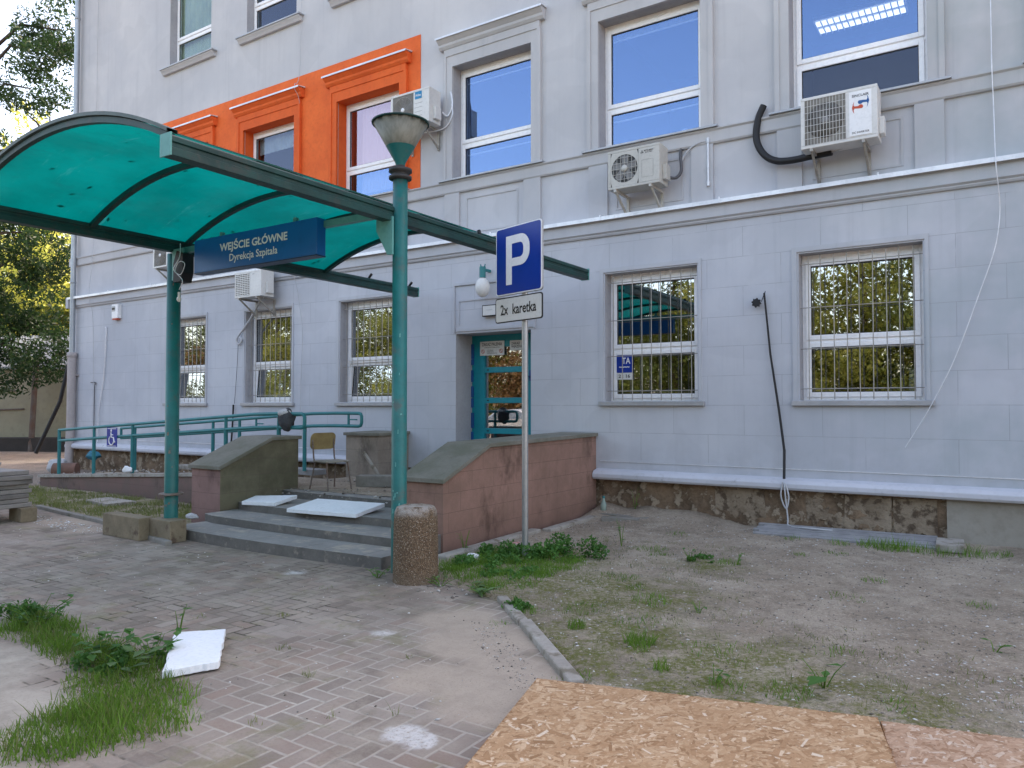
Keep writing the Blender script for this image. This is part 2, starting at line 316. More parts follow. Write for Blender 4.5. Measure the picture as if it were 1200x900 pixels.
    pit=blobs(t,p0,[(-5.2,-8.2,.9,.25),(-4.3,-8.35,.85,.25),(-6.6,-8.6,1.4,.3)],.14,2.5)
    pitc=t.mix(t.step(t.noise(p0,3,6,.7),.35,.65),(.41,.37,.31),(.29,.26,.215)); col=t.mix(pit,col,pitc)
    pwn=t.step(t.noise(p0,30,4,.8),.3,.55); pw=blobs(t,p0,[(-2.42,-7.03,.13,.5),(-2.3,-7.05,.1,.5),(-3.6,-5.9,.12,.9),(-5.6,-4.95,.14,.9)],.06,9.); col=t.mix(t.math('MULTIPLY',t.math('MULTIPLY',pw,pwn),.85),col,(.60,.585,.56))
    col=t.mix(t.math('MULTIPLY',t.step(t.noise(p0,28,3,.8),.68,.74),.6),col,(.45,.42,.38))
    cover=t.math('MAXIMUM',sand,pit)
    h=t.math('ADD',t.math('MULTIPLY',t.math('MULTIPLY',t.step(d,0.,.14),t.math('SUBTRACT',1.,cover)),1.),t.math('MULTIPLY',t.noise(p0,80,4,.7),.35))
    h=t.math('ADD',h,t.math('MULTIPLY',r,.35)); crk=t.math('MULTIPLY',t.math('MULTIPLY',t.step(d,.085,.02),t.step(t.noise(p0,1.5,5,.8),.53,.60)),t.math('SUBTRACT',1.,t.math('MAXIMUM',cover,t.math('MULTIPLY',pale,.8)))); col=t.mix(crk,col,(.05,.045,.03)); h=t.math('SUBTRACT',h,crk); gr_=t.step(t.noise(p0,45,5,.8),.52,.66); col=t.mix(t.math('MULTIPLY',gr_,.3),col,(.14,.12,.095))
    return t.done(t.bsdf(col,.9,0,t.bump(h,.6,.006),.25))
M['paving']=paving_mat()
def soil_mat(name,mossy,a=(.47,.40,.315),b=(.33,.27,.205)):
    t=NT(name); p=t.pos()
    col=t.mix(t.step(t.noise(p,1.4,7,.7),.35,.65),a,b)
    col=t.mix(t.math('MULTIPLY',t.step(t.noise(p,1.1,7,.75),.46,.6),.6),col,sc(b,.68))
    col=t.mix(t.math('MULTIPLY',t.step(t.noise(p,35,5,.75),.5,.7),.6),col,sc(a,1.4))
    col=t.mix(t.math('MULTIPLY',t.step(t.noise(p,150,2,.8),.6,.72),.5),col,(.62,.59,.54))
    col=t.mix(t.math('MULTIPLY',t.step(t.noise(p,55,4,.7),.55,.7),.5),col,sc(b,.5))
    col=t.mix(t.math('MULTIPLY',t.step(t.noise(p,16,6,.8),.52,.64),.55),col,sc(b,.55))
    col=t.mix(t.math('MULTIPLY',t.step(t.noise(p,21,6,.8),.54,.66),.4),col,sc(a,1.45))
    if mossy:
        m=blobs(t,p,mossy,.45,1.8); m=t.math('MULTIPLY',m,t.math('MULTIPLY',t.step(t.noise(p,3.5,7,.8),.36,.56),t.step(t.noise(p,26,5,.8),.34,.58)))
        col=t.mix(t.math('MULTIPLY',m,1.),col,t.mix(t.noise(p,14,4,.7),(.11,.125,.03),(.20,.20,.06)))
    h=t.math('ADD',t.noise(p,18,6,.75),t.math('MULTIPLY',t.vor(p,60),.4))
    return t.done(t.bsdf(col,.95,0,t.bump(h,1.,.035),.15))
M['soil']=soil_mat('bare_soil',[(-2.3,-5.4,1.1,.6),(-1.4,-5.6,1.1,.6),(-3.3,-4.3,.9,.7),(-2.6,-4.2,1.0,.7),(-.6,-5.6,.8,.7),(-3.9,-3.3,1.0,.7),(.6,-5.4,.6,.7),(-2.4,-2.7,.6,.8)])
M['soil2']=soil_mat('verge_soil',[(-14,-3.3,1.6,.6),(-12,-3.3,1.6,.6),(-10,-3.3,1.6,.6)])
M['ground']=soil_mat('dirt_ground',None,(.37,.30,.245),(.27,.22,.175))

# ------------------------------------------------------------------ mesh helpers
class MB:
    def __init__(s): s.v=[]; s.f=[]; s.mi=[]; s.sm=[]
    def add(s,vs,fs,mi=0,smooth=False):
        o=len(s.v); s.v+= [tuple(v) for v in vs]; s.f+=[tuple(o+i for i in f) for f in fs]; s.mi+=[mi]*len(fs); s.sm+=[smooth]*len(fs)
    def box(s,x0,x1,y0,y1,z0,z1,mi=0):
        v=[(x0,y0,z0),(x1,y0,z0),(x1,y1,z0),(x0,y1,z0),(x0,y0,z1),(x1,y0,z1),(x1,y1,z1),(x0,y1,z1)]
        s.add(v,[(0,3,2,1),(4,5,6,7),(0,1,5,4),(1,2,6,5),(2,3,7,6),(3,0,4,7)],mi)
    def quad(s,a,b,c,d,mi=0): s.add([a,b,c,d],[(0,1,2,3)],mi)
    def prism(s,poly,axis,a0,a1,mi=0):
        """extrude 2-D polygon (ccw) along axis"""
        n=len(poly)
        def P(u,v,w): return {'x':(w,u,v),'y':(u,w,v),'z':(u,v,w)}[axis]
        v=[P(u,w,a0) for u,w in poly]+[P(u,w,a1) for u,w in poly]
        fs=[tuple(range(n))[::-1],tuple(range(n,2*n))]+[(i,(i+1)%n,n+(i+1)%n,n+i) for i in range(n)]
        s.add(v,fs,mi)
    def tube(s,pts,r,seg=10,mi=0,cap=True):
        pts=[Vector(p) for p in pts]; n=len(pts); rs=r if hasattr(r,'__len__') else [r]*n
        T=[(pts[min(i+1,n-1)]-pts[max(i-1,0)]).normalized() for i in range(n)]
        u=T[0].orthogonal().normalized(); vs=[]
        for i in range(n):
            u=(u-T[i]*u.dot(T[i])); u=u.normalized() if u.length>1e-6 else T[i].orthogonal().normalized(); w=T[i].cross(u)
            for k in range(seg):
                a=2*PI*k/seg; vs.append(pts[i]+(u*math.cos(a)+w*math.sin(a))*rs[i])
        fs=[(i*seg+k,i*seg+(k+1)%seg,(i+1)*seg+(k+1)%seg,(i+1)*seg+k) for i in range(n-1) for k in range(seg)]
        s.add(vs,fs,mi,True)
        if cap: s.add(vs[:seg],[tuple(range(seg))[::-1]],mi); s.add(vs[-seg:],[tuple(range(seg))],mi)
    def lathe(s,prof,c=(0,0,0),seg=32,mi=0,axis='z'):
        vs=[]
        for r,z in prof:
            for k in range(seg):
                a=2*PI*k/seg; q=(r*math.cos(a),r*math.sin(a),z)
                if axis=='y': q=(q[0],q[2],q[1])
                vs.append((c[0]+q[0],c[1]+q[1],c[2]+q[2]))
        fs=[(i*seg+k,i*seg+(k+1)%seg,(i+1)*seg+(k+1)%seg,(i+1)*seg+k) for i in range(len(prof)-1) for k in range(seg)]
        s.add(vs,fs,mi,True)
    def sphere(s,c,r,seg=16,rings=10,mi=0,sc_=(1,1,1)):
        s.lathe([(max(1e-4,r*math.sin(PI*i/rings)),-r*math.cos(PI*i/rings)) for i in range(rings+1)],(0,0,0),seg,mi)
        n=(rings+1)*seg
        for i in range(len(s.v)-n,len(s.v)): v=s.v[i]; s.v[i]=(c[0]+v[0]*sc_[0],c[1]+v[1]*sc_[1],c[2]+v[2]*sc_[2])
    def build(s,name,mats,parent=None,loc=None,bevel=0,jit=0):
        me=bpy.data.meshes.new(name); me.from_pydata(s.v,[],s.f)
        for m in (mats if isinstance(mats,(list,tuple)) else [mats]): me.materials.append(M[m] if isinstance(m,str) else m)
        me.polygons.foreach_set('material_index',s.mi); me.polygons.foreach_set('use_smooth',s.sm); me.update()
        bm=bmesh.new(); bm.from_mesh(me); 
        if s.recalc: bmesh.ops.recalc_face_normals(bm,faces=bm.faces)
        bm.to_mesh(me); bm.free()
        o=bpy.data.objects.new(name,me); COL.objects.link(o)
        if parent: o.parent=parent
        if loc is not None: o.location=loc
        if bevel:
            b=o.modifiers.new('bevel','BEVEL'); b.width=bevel; b.segments=2; b.limit_method='ANGLE'; b.angle_limit=R(40)
        return o
    recalc=True
def tag(o,label=None,cat=None,group=None,kind=None):
    if label: o['label']=label
    if cat: o['category']=cat
    if group: o['group']=group
    if kind: o['kind']=kind
    return o
def empty(name,loc=(0,0,0),rz=0,label=None,cat=None,group=None):
    o=bpy.data.objects.new(name,None); COL.objects.link(o); o.location=loc; o.rotation_euler=(0,0,rz); o.empty_display_size=.2
    return tag(o,label,cat,group)
def copy_tree(o,parent=None):
    c=o.copy(); COL.objects.link(c)
    c.parent=parent
    for ch in [x for x in bpy.data.objects if x.parent==o]: copy_tree(ch,c)
    return c
_tc=0
def text(s,name,mtl,parent,w,h,cx,cz,y,bold=0.,depth=.001,maxw=True):
    """lettering standing in the local XZ plane, facing -Y, fitted to w x h (h = overall glyph box)"""
    cu=bpy.data.curves.new('t','FONT'); cu.body=s; cu.offset=bold; cu.resolution_u=3
    o=bpy.data.objects.new('t',cu); COL.objects.link(o); bpy.context.view_layer.update()
    me=bpy.data.meshes.new_from_object(o.evaluated_get(bpy.context.evaluated_depsgraph_get()))
    bpy.data.objects.remove(o); bpy.data.curves.remove(cu)
    co=np.array([v.co[:] for v in me.vertices]); mn=co.min(0); mx=co.max(0)
    k=np.array([w/(mx[0]-mn[0]),h/(mx[1]-mn[1])])
    for v in me.vertices:
        v.co=((v.co.x-(mn[0]+mx[0])/2)*k[0]+cx, y,(v.co.y-(mn[1]+mx[1])/2)*k[1]+cz)
    me.materials.clear(); me.materials.append(M[mtl]); me.name=name
    ob=bpy.data.objects.new(name,me); COL.objects.link(ob); ob.parent=parent
    return ob
def npmesh(name,V,F,mtl,parent=None,loc=None,smooth=False):
    me=bpy.data.meshes.new(name); V=np.asarray(V,dtype=np.float32).reshape(-1,3); F=np.asarray(F,dtype=np.int32); n=F.shape[1]
    me.vertices.add(len(V)); me.vertices.foreach_set('co',V.ravel()); me.loops.add(F.size); me.loops.foreach_set('vertex_index',F.ravel())
    me.polygons.add(len(F)); me.polygons.foreach_set('loop_start',np.arange(0,F.size,n,dtype=np.int32)); me.polygons.foreach_set('loop_total',np.full(len(F),n,dtype=np.int32))
    if smooth: me.polygons.foreach_set('use_smooth',np.ones(len(F),dtype=bool))
    me.materials.append(M[mtl]); me.update(calc_edges=True); me.validate()
    o=bpy.data.objects.new(name,me); COL.objects.link(o)
    if parent: o.parent=parent
    if loc is not None: o.location=loc
    return o

# ------------------------------------------------------------------ setting: ground sheets
gb=MB(); gb.quad((-400,-400,-.035),(400,-400,-.035),(400,400,-.035),(-400,400,-.035)); tag(gb.build('ground','ground'),kind='structure')
pb=MB(); pb.recalc=False
pb.add([(-17.5,-60,0),(12,-60,0),(12,-4.0,0),(-4.9,-3.4,0),(-8.6,-3.4,0),(-8.3,-4.72,0),(-10.16,-4.3,0),(-12.4,-4.05,0),(-17.5,-3.6,0)],[tuple(range(9))])
tag(pb.build('paving','paving'),kind='structure')
def soil_z(x,y):
    # right of the kerb line the bed lies a few cm proud of the paving
    if y>-4.79: kx=-4.95 if y>-4.2 else -4.95+( -4.2-y)/.59*1.6
    else: kx=-3.34+(-4.79-y)*1.09
    s=max(-1.,min(1.,(x-kx)/.12))
    base=.022*s
    n=noise.noise(Vector((x*.9,y*.9,3)))*.022+noise.noise(Vector((x*3,y*3,7)))*.016+abs(noise.noise(Vector((x*7,y*7,1))))*.014
    if s>0: base+=(n+.008)*s
    base+=max(0,.8+y)*(.13*max(0,min(1,(-2.9-x)/.6))+.02+.05*noise.noise(Vector((x*3,0,4)))) if y>-.8 and x>-4.97 else 0
    return base
def grid(name,x0,x1,y0,y1,st,fn,mtl):
    nx=int((x1-x0)/st)+1; ny=int((y1-y0)/st)+1
    V=[(x0+i*st,y0+j*st,fn(x0+i*st,y0+j*st)) for j in range(ny) for i in range(nx)]
    F=[(j*nx+i,j*nx+i+1,(j+1)*nx+i+1,(j+1)*nx+i) for j in range(ny-1) for i in range(nx-1)]
    o=npmesh(name,V,F,mtl,smooth=True); return tag(o,kind='structure')
grid('soil',-4.97,10,-14,.1,.07,soil_z,'soil')
def verge_z(x,y):
    return .012+noise.noise(Vector((x,y,0)))*.015+noise.noise(Vector((x*4,y*4,2)))*.012-(.05 if y<-4.75+(-8.2-x)*.19+.08 and y<-3.9 else 0)
grid('verge',-17,-8.4,-4.7,-2.4,.08,verge_z,'soil2')
grid('dirt_path',-34,-14.8,-6.5,7,.3,lambda x,y:-.02+noise.noise(Vector((x*.6,y*.6,0)))*.03+ (.0 if x>-17 else .012),'ground')

# ------------------------------------------------------------------ building
CX=[-14.78,-12.12,-9.46,-6.8,-4.14,-1.48,1.18]
B=empty('hospital_building',(0,0,0),0,'long three storey hospital building in pale lavender grey plaster with orange painted band','building')
XL,XR,TOP=-19.5,8.,12.6
holes=[]
for c in CX:
    if abs(c+6.8)>.1: holes.append((c-.68,c+.68,1.62,3.44,.38))
    holes.append((c-.76,c+.76,5.27,7.13,.38))
for c in CX[:4]: holes.append((c-.74,c+.74,9.05,11.0,.38))
DX0,DX1=-7.5,-6.07
holes.append((DX0,DX1,.52,2.72,.62))
def wall_with_holes(holes,x0,x1,z0,z1,Y):
    m=MB(); m.recalc=False
    xs=sorted({x0,x1,*[h[0] for h in holes],*[h[1] for h in holes]}); zs=sorted({z0,z1,*[h[2] for h in holes],*[h[3] for h in holes]})
    for a,b in zip(xs,xs[1:]):
        for c,d in zip(zs,zs[1:]):
            mx,mz=(a+b)/2,(c+d)/2
            if any(h[0]<mx<h[1] and h[2]<mz<h[3] for h in holes): continue
            m.quad((a,Y,c),(b,Y,c),(b,Y,d),(a,Y,d))
    return m
wm=wall_with_holes(holes,XL,XR,.52,TOP,0)
for (a,b,c,d,dp) in holes:
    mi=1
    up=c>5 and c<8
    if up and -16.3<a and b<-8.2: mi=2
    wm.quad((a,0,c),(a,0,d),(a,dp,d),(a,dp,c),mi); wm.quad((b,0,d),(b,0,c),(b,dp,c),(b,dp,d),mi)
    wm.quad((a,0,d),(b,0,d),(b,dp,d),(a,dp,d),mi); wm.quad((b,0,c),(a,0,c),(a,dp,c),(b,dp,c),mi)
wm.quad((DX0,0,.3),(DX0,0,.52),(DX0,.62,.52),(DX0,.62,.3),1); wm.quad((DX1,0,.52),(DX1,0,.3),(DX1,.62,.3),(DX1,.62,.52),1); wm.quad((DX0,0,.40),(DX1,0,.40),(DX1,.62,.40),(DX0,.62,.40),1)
# sides, back, roof
wm.quad((XL,12,-.1),(XL,0,-.1),(XL,0,TOP),(XL,12,TOP)); wm.quad((XR,0,-.1),(XR,12,-.1),(XR,12,TOP),(XR,0,TOP)); wm.quad((XR,12,-.1),(XL,12,-.1),(XL,12,TOP),(XR,12,TOP))
wm.build('wall',['wall','reveal','orange_trim'],B)
rf=MB(); rf.box(XL-.35,XR+.35,-.4,12.4,TOP,TOP+.25); rf.build('roof','flash',B)
inn=MB()
for z in (.5,3.9,7.9,11.8): inn.box(XL+.1,XR-.1,.63,11.9,z-.02,z)
inn.quad((XL+.1,4.2,.4),(XR-.1,4.2,.4),(XR-.1,4.2,TOP-.1),(XL+.1,4.2,TOP-.1))
for c in CX: inn.quad((c+1.33,.64,.5),(c+1.33,4.2,.5),(c+1.33,4.2,TOP-.1),(c+1.33,.64,TOP-.1))
inn.quad((CX[0]-1.33,.64,.5),(CX[0]-1.33,4.2,.5),(CX[0]-1.33,4.2,TOP-.1),(CX[0]-1.33,.64,TOP-.1))
# inner skin behind the facade, dark-proof
ih=[(a,b,c,d,e) for a,b,c,d,e in holes]
sk=wall_with_holes(ih,XL+.1,XR-.1,.5,TOP-.1,.385); inn.add(sk.v,sk.f)
inn.build('interior','interior',B)
# ceiling light fitting seen in the upper right window
cl=MB(); cl.box(-2.5,-1.2,2.68,3.2,7.62,7.68)
for k in range(15): cl.box(-2.48+k*.09,-2.466+k*.09,2.70,3.18,7.575,7.602)
t=NT('lamp_tube_glow'); em=t.new('ShaderNodeEmission'); em.inputs[0].default_value=(1,.97,.93,1); em.inputs[1].default_value=2.6; M['glow']=t.done(em.outputs[0])
tb=MB(); tb.box(-2.47,-1.23,2.74,2.88,7.60,7.612); tb.box(-2.47,-1.23,3.0,3.14,7.60,7.612)
clo=cl.build('ceiling_light','white',B); tb.build('tube','glow',clo)
# raw plinth
p=MB()
for a_,b_ in ((XL+.05,DX0-.012),(DX1+.012,XR)):
    p=MB(); p.recalc=False; n_=int((b_-a_)/.06)
    vs_=[(a_+(b_-a_)*i/n_,.03+.035*noise.noise(Vector((a_+(b_-a_)*i/n_,zz*1.5,3))*2.2)+.018*noise.noise(Vector((a_+(b_-a_)*i/n_,zz*2,9))*9),-.3+.84*k/12) for k in range(13) for i in range(n_+1) for zz in (-.3+.84*k/12,)]
    p.add(vs_,[(k*(n_+1)+i,k*(n_+1)+i+1,(k+1)*(n_+1)+i+1,(k+1)*(n_+1)+i) for k in range(12) for i in range(n_)]); p.build('plinth','brown',B)
def patchy():
    r=random.Random(3); mt_=mat('plinth_patch',(.33,.27,.20),(.22,.17,.12),.95,ns=4,bs=14,bump=1.,bd=.03,dirt=(.11,.08,.055),dirtlo=.50,dirthi=.6)
    for x0,x1,z0,z1,y in [(-3.25,-2.62,.16,.50,.020),(-2.12,-1.68,.12,.49,.022),(-1.66,-1.16,.10,.485,.012),(-1.145,-.70,.09,.49,.018)]:
        m=MB(); n=9; top=[(x0+(x1-x0)*i/n,z1+r.uniform(-.012,.01)) for i in range(n+1)]; bot=[(x1-(x1-x0)*i/n+r.uniform(-.03,.03),z0+r.uniform(-.09,.06)) for i in range(n+1)]
        m.prism(bot[::-1]+top[::-1],'y',y,.05); m.build('plinth_render',mt_,B)
patchy()
m=MB(); m.box(-.60,XR,-.03,.034,-.1,.512); m.build('plinth_render',mat('plinth_cement',(.33,.31,.27),(.26,.24,.20),.95,ns=1.5,bs=30,bump=.4,bd=.008,dirt=(.18,.15,.11),dirtlo=.6,dirthi=.75),B)
def moulding(prof,mtl,name,x0=XL,x1=XR,ret=True):
    m=MB(); m.prism(prof,'x',x0,x1); 
    if ret: # return along the left gable
        off=-min(u for u,_ in prof); m.box(XL-off,XL-.002,-off+.002,1.2,min(v for _,v in prof)+.001,max(v for _,v in prof)-.001)
    return m.build(name,mtl,B)
# plinth moulding broken by the entrance
pm=[( .04,.52),(-.13,.52),(-.15,.55),(-.15,.60),(-.11,.64),(-.004,.665),(.04,.665)]
for a,b in ((XL,-9.12),(-4.96,XR)):
    m=MB(); m.prism(pm,'x',a,b); m.build('plinth_moulding','mould',B,bevel=.008)
m=MB(); m.box(-4.9,XR,-.008,-.001,.765,.775); m.box(XL,-9.2,-.008,-.001,.765,.775); m.build('drip_line','flash',B)
moulding([(.02,3.98),(-.03,3.98),(-.045,4.0),(-.045,4.015),(-.075,4.035),(-.075,4.2),(-.12,4.225),(-.12,4.236),(.02,4.236)],'trim','cornice')
fl=MB(); fl.prism([(.01,4.238),(-.135,4.226),(-.138,4.19),(-.142,4.19),(-.142,4.243),(.01,4.265)],'x',XL-.02,XR)
x=XL
while x<XR-2: x+=random.uniform(1.7,2.1); fl.box(x,x+.02,-.147,.0,4.2,4.268)
fl.build('cornice_flashing','flash',B)
moulding([(.02,5.02),(-.035,5.02),(-.05,5.04),(-.05,5.18),(-.075,5.2),(-.075,5.215),(.02,5.215)],'trim','string_course')
# orange field of plaster, panels around three windows
om=wall_with_holes([h for h in holes if 5<h[2]<8 and h[0]>-16.3 and h[1]<-8.2],-16.05,-8.26,5.216,7.86,-.012)
for a,b,c,d in ((-16.05,-16.05,5.216,7.86),(-8.26,-8.26,5.216,7.86)): om.quad((a,0,c),(a,-.012,c),(a,-.012,d),(a,0,d))
om.quad((-16.05,-.012,7.86),(-8.26,-.012,7.86),(-8.26,0,7.86),(-16.05,0,7.86))
om.build('orange_field','orange',B)
def surround(c,orange):
    y0=-.013 if orange else 0; m=MB(); mi=0
    hw,ow=.76,.92
    for s_ in (-1,1):
        a,b=sorted((c+s_*hw,c+s_*ow)); m.box(a,b,y0-.045,y0+.002 if not orange else y0,5.218,7.12)
        a,b=sorted((c+s_*(ow-.045),c+s_*(ow+.015))); m.box(a,b,y0-.062,y0-.002,5.22,7.30)
    m.box(c-ow,c+ow,y0-.045,y0,7.12,7.30)
    m.box(c-ow,c+ow,y0-.06,y0,7.30,7.42)
    m.prism([(y0,7.42),(y0-.07,7.42),(y0-.10,7.46),(y0-.10,7.50),(y0-.16,7.56),(y0-.16,7.585),(y0,7.585)],'x',c-1.0,c+1.0)
    o=m.build('window_surround','orange_trim' if orange else 'trim',B)
    f=MB(); f.prism([(y0,7.60),(y0-.17,7.588),(y0-.175,7.565),(y0-.179,7.565),(y0-.179,7.596),(y0,7.625)],'x',c-1.02,c+1.02); f.build('surround_flashing','flash',o)
    return o
for c in CX: surround(c,c<-9)
# pilaster strips and framed panels under the upper windows
pl=MB()
for c in CX:
    for s_ in (-1,1):
        a,b=sorted((c+s_*.62,c+s_*.92)); pl=MB(); pl.box(a,b,-.036,.0,4.267,5.019); pl.build('pilaster','trim',B)
    pl=MB()
    for a,b,e,f in ((c-.5,c+.5,4.34,4.365),(c-.5,c+.5,4.895,4.92),(c-.5,c-.475,4.365,4.895),(c+.475,c+.5,4.365,4.895)): pl.box(a,b,-.012,0,e,f)
    pl.build('panel_frame','trim',B)
# panel above the door
dp=MB(); X0,X1=-7.54,-5.98
for a,b,e,f in ((X0,X1,3.50,3.54),(X0,X0+.03,2.74,3.5),(X1-.03,X1,2.74,3.5)): dp.box(a,b,-.03,0,e,f)
for a,b,e,f in ((X0+.1,X1-.1,3.24,3.265),(X0+.1,X0+.12,2.86,3.24),(X1-.12,X1-.1,2.86,3.24)): dp.box(a,b,-.014,0,e,f)
dp.box(X0+.05,X1-.03,-.02,0,2.755,2.80)
dp.build('door_panel','trim',B)
# ground-floor window borders + sills
lb=MB()
for c in CX:
    if abs(c+6.8)<.1: continue
    lb=MB(); lb.add([(c-.76,-.02,1.62),(c-.70,-.02,1.62),(c-.70,-.02,3.46),(c+.70,-.02,3.46),(c+.70,-.02,1.62),(c+.74,-.02,1.62),(c+.74,-.02,3.52),(c-.76,-.02,3.52)]+[(c-.76,0,1.62),(c-.70,0,1.62),(c-.70,0,3.46),(c+.70,0,3.46),(c+.70,0,1.62),(c+.74,0,1.62),(c+.74,0,3.52),(c-.76,0,3.52)],[(0,1,2,7),(2,3,6,7),(3,4,5,6)]+[(i,(i+1)%8,8+(i+1)%8,8+i) for i in range(8)]); lb.build('window_border','trim',B)
sl=MB()
for c in CX:
    if abs(c+6.8)<.1: continue
    sl=MB(); sl.box(c-.77,c+.78,-.055,-.001,1.555,1.618); sl.build('window_sill','sheet',B,bevel=.006)
for c in CX: su=MB(); su.box(c-1.0,c+1.0,-.115,.17,5.219,5.243); su.build('window_sill','sheet',B)
for c in CX[:4]:
    su=MB(); su.box(c-.95,c+.95,-.13,.17,9.02,9.045); o_=su.build('window_sill','sheet',B)
    s2=MB(); s2.prism([(0,8.92),(-.06,8.92),(-.08,8.96),(-.11,9.0),(-.11,9.019),(0,9.019)],'x',c-.92,c+.92); s2.build('sill_moulding','trim',o_)
# ---- windows
def win(c,z0,z1,hw,tr,y,glass,tilt=0,grille=False,vent=True,rail=False,low=None):
    w=empty('window',(c,y,z0)); w.parent=B
    H=z1-z0; fr=MB(); t_=.055
    for a,b,e,f in ((-hw,-hw+t_,0,H),(hw-t_,hw,0,H),(-hw+t_,hw-t_,0,t_),(-hw+t_,hw-t_,H-.09,H)): fr.box(a,b,0,.07,e,f)
    fr.box(-hw+t_,hw-t_,0,.07,tr-.025,tr+.025)
    if vent:
        fr.box(-.17,.17,-.012,-.001,H-.06,H-.035)
    fr.build('frame','pvc',w,bevel=.004)
    def sash(e,f,tl,nm):
        s=MB(); b=.06; x0,x1=-hw+t_-.012,hw-t_+.012; hh=f-e
        for a,b2,c_,d in ((x0,x0+b,0,hh),(x1-b,x1,0,hh),(x0+b,x1-b,0,b),(x0+b,x1-b,hh-b,hh)): s.box(a,b2,-.022,.045,c_,d)
        o=s.build(nm,'pvc',w,(0,0,e),bevel=.005)
        g=MB(); g.recalc=False; g.box(x0+b-.004,x1-b+.004,.008,.012,b-.004,hh-b+.004)
        for a,b2,c_,d in ((x0+b,x0+b+.008,b,hh-b),(x1-b-.008,x1-b,b,hh-b),(x0+b+.008,x1-b-.008,b,b+.008),(x0+b+.008,x1-b-.008,hh-b-.008,hh-b)): g.box(a,b2,-.004,.007,c_,d,1)
        p_=MB(); p_.add(g.v,g.f); p_.mi=g.mi; p_.recalc=False
        p_.build('pane',[low if (low and e<.3) else glass,'gasket'],o)
        if rail: q=MB(); q.box(x0+b+.01,x1-b-.01,.05,.065,hh-b-.10,hh-b-.08); q.build('blind_rail','white',o)
        if tl: o.rotation_euler=(-tl,0,0); o.location=(0,.012,e+.004)
        return o
    sash(tr+.015,H-.08,0,'sash'); sash(t_-.012,tr-.018,tilt,'sash')
    if grille:
        g=MB(); n=9; yy=-.13
        for k in range(n):
            xx=-hw+.1+(2*hw-.2)*k/(n-1)+random.uniform(-.006,.006); g.tube([(xx,yy,.01),(xx+random.uniform(-.006,.006),yy,H-.02)],.0065,6)
        for zz in (.145,.64,1.15,1.69): g.tube([(-hw-.02,yy+.012,zz),(hw+.02,yy+.012,zz)],.006,6)
        g.build('grille','bar',w)
    return w
for i,c in enumerate(CX):
    if abs(c+6.8)>.1: win(c,1.62,3.44,.68,.74,.19,'glass',tilt=R(4.5) if c<-9 else 0,grille=True)
    win(c,5.245,7.13,.76,.63,.20,'glass_up',rail=(-7<c<-4),low='glass_low' if abs(c+1.48)<.1 else None) if abs(c+9.46)>.1 and abs(c+12.12)>.1 else win(c,5.245,7.13,.76,.63,.20,'glass_low') if c<-12 else win(c,5.245,7.13,.76,.63,.20,'glass_pink',low='glass_up')
for c in CX[:4]: win(c,9.047,11.0,.74,.66,.17,'glass_low' if c<-12 else 'glass_up')
# blinds / curtains behind some upper panes
def blind(c,z0,z1,hw,mtl,y=.32,name='curtain'):
    m=MB(); n=40
    for k in range(n):
        a=c-hw+2*hw*k/n; b=a+2*hw/n; ya=y+.012*math.sin(k*1.7); yb=y+.012*math.sin((k+1)*1.7)
        m.quad((a,ya,z0),(b,yb,z0),(b,yb,z1),(a,ya,z1))
    m.build(name,mtl,B)
blind(CX[2]+.12,5.45,7.1,.58,'blind_pink'); blind(CX[0],9.1,11,.7,'blind_bright',.255); blind(CX[1],6.7,7.1,.7,'blind_white'); blind(CX[4],6.95,7.1,.72,'blind_white')
blind(CX[1],1.7,2.3,.62,'blind_yel',.42)
# things on the inner window sill
ob=MB(); ob.sphere((-3.78,.45,5.40),.07,sc_=(1,.6,1.2)); ob.box(-3.66,-3.63,.42,.45,5.3,5.42); ob.build('ornament','white',B)
ob=MB(); ob.box(-1.02,-.9,.42,.5,2.3,2.5); ob.box(-1.0,-.95,.42,.5,1.66,2.0); ob.build('papers','white',B)
# ---- door
D=MB(); yd=.44
D.box(DX0,DX0+.16,yd,yd+.07,.40,2.72); D.box(DX1-.12,DX1,yd,yd+.07,.40,2.72); D.box(DX0+.16,DX1-.12,yd,yd+.07,2.60,2.72)
door=D.build('door','teal_door',B,bevel=.005)
L=MB(); lx0,lx1=DX0+.165,-6.3
L.box(lx0,lx0+.10,yd-.012,yd+.05,.53,2.60); L.box(lx1-.10,lx1,yd-.012,yd+.05,.53,2.60)
for a,b in ((2.52,2.6),(2.10,2.19),(1.60,1.69),(1.10,1.19),(.53,.68)): L.box(lx0+.10,lx1-.10,yd-.012,yd+.05,a,b)
L.box(lx1+.004,DX1-.12,yd-.004,yd+.05,.53,2.60)
L.build('door_leaf','teal_door',door,bevel=.004)
g=MB(); g.box(lx0+.09,lx1-.09,yd+.02,yd+.026,.68,2.53); g.build('pane','glass',door)
for z in (2.145,1.645,1.145):
    for xx in (lx0+.17,lx1-.17):
        h=MB(); h.box(xx-.02,xx+.02,yd-.018,yd-.012,z-.008,z+.008); h.build('fitting','ink',door)
h=MB(); h.box(lx1-.06,lx1-.02,yd-.03,yd-.012,1.95,2.12); h.tube([(lx1-.04,yd-.03,2.02),(lx1-.04,yd-.07,2.02),(lx1-.16,yd-.07,2.01)],.011,8); h.build('handle','bluel',door)
h=MB(); r=random.Random(2)
zz=2.58
while zz>.6:
    l=r.uniform(.08,.25); h.box(DX0-.0+.004,DX0+.03+r.uniform(0,.02),yd-.03,yd-.001,zz-l,zz); zz-=l+r.uniform(.0,.12)
h.build('sealing_tape','bluel',door)
nt=MB(); nt.box(-7.36+.04,-6.84,yd-.02,yd-.014,2.385,2.615); n1=nt.build('notice','offw',door)
text('ZAKAZ PALENIA','notice_print','ink',n1,.40,.052,-7.08,2.565,yd-.0215,.01)
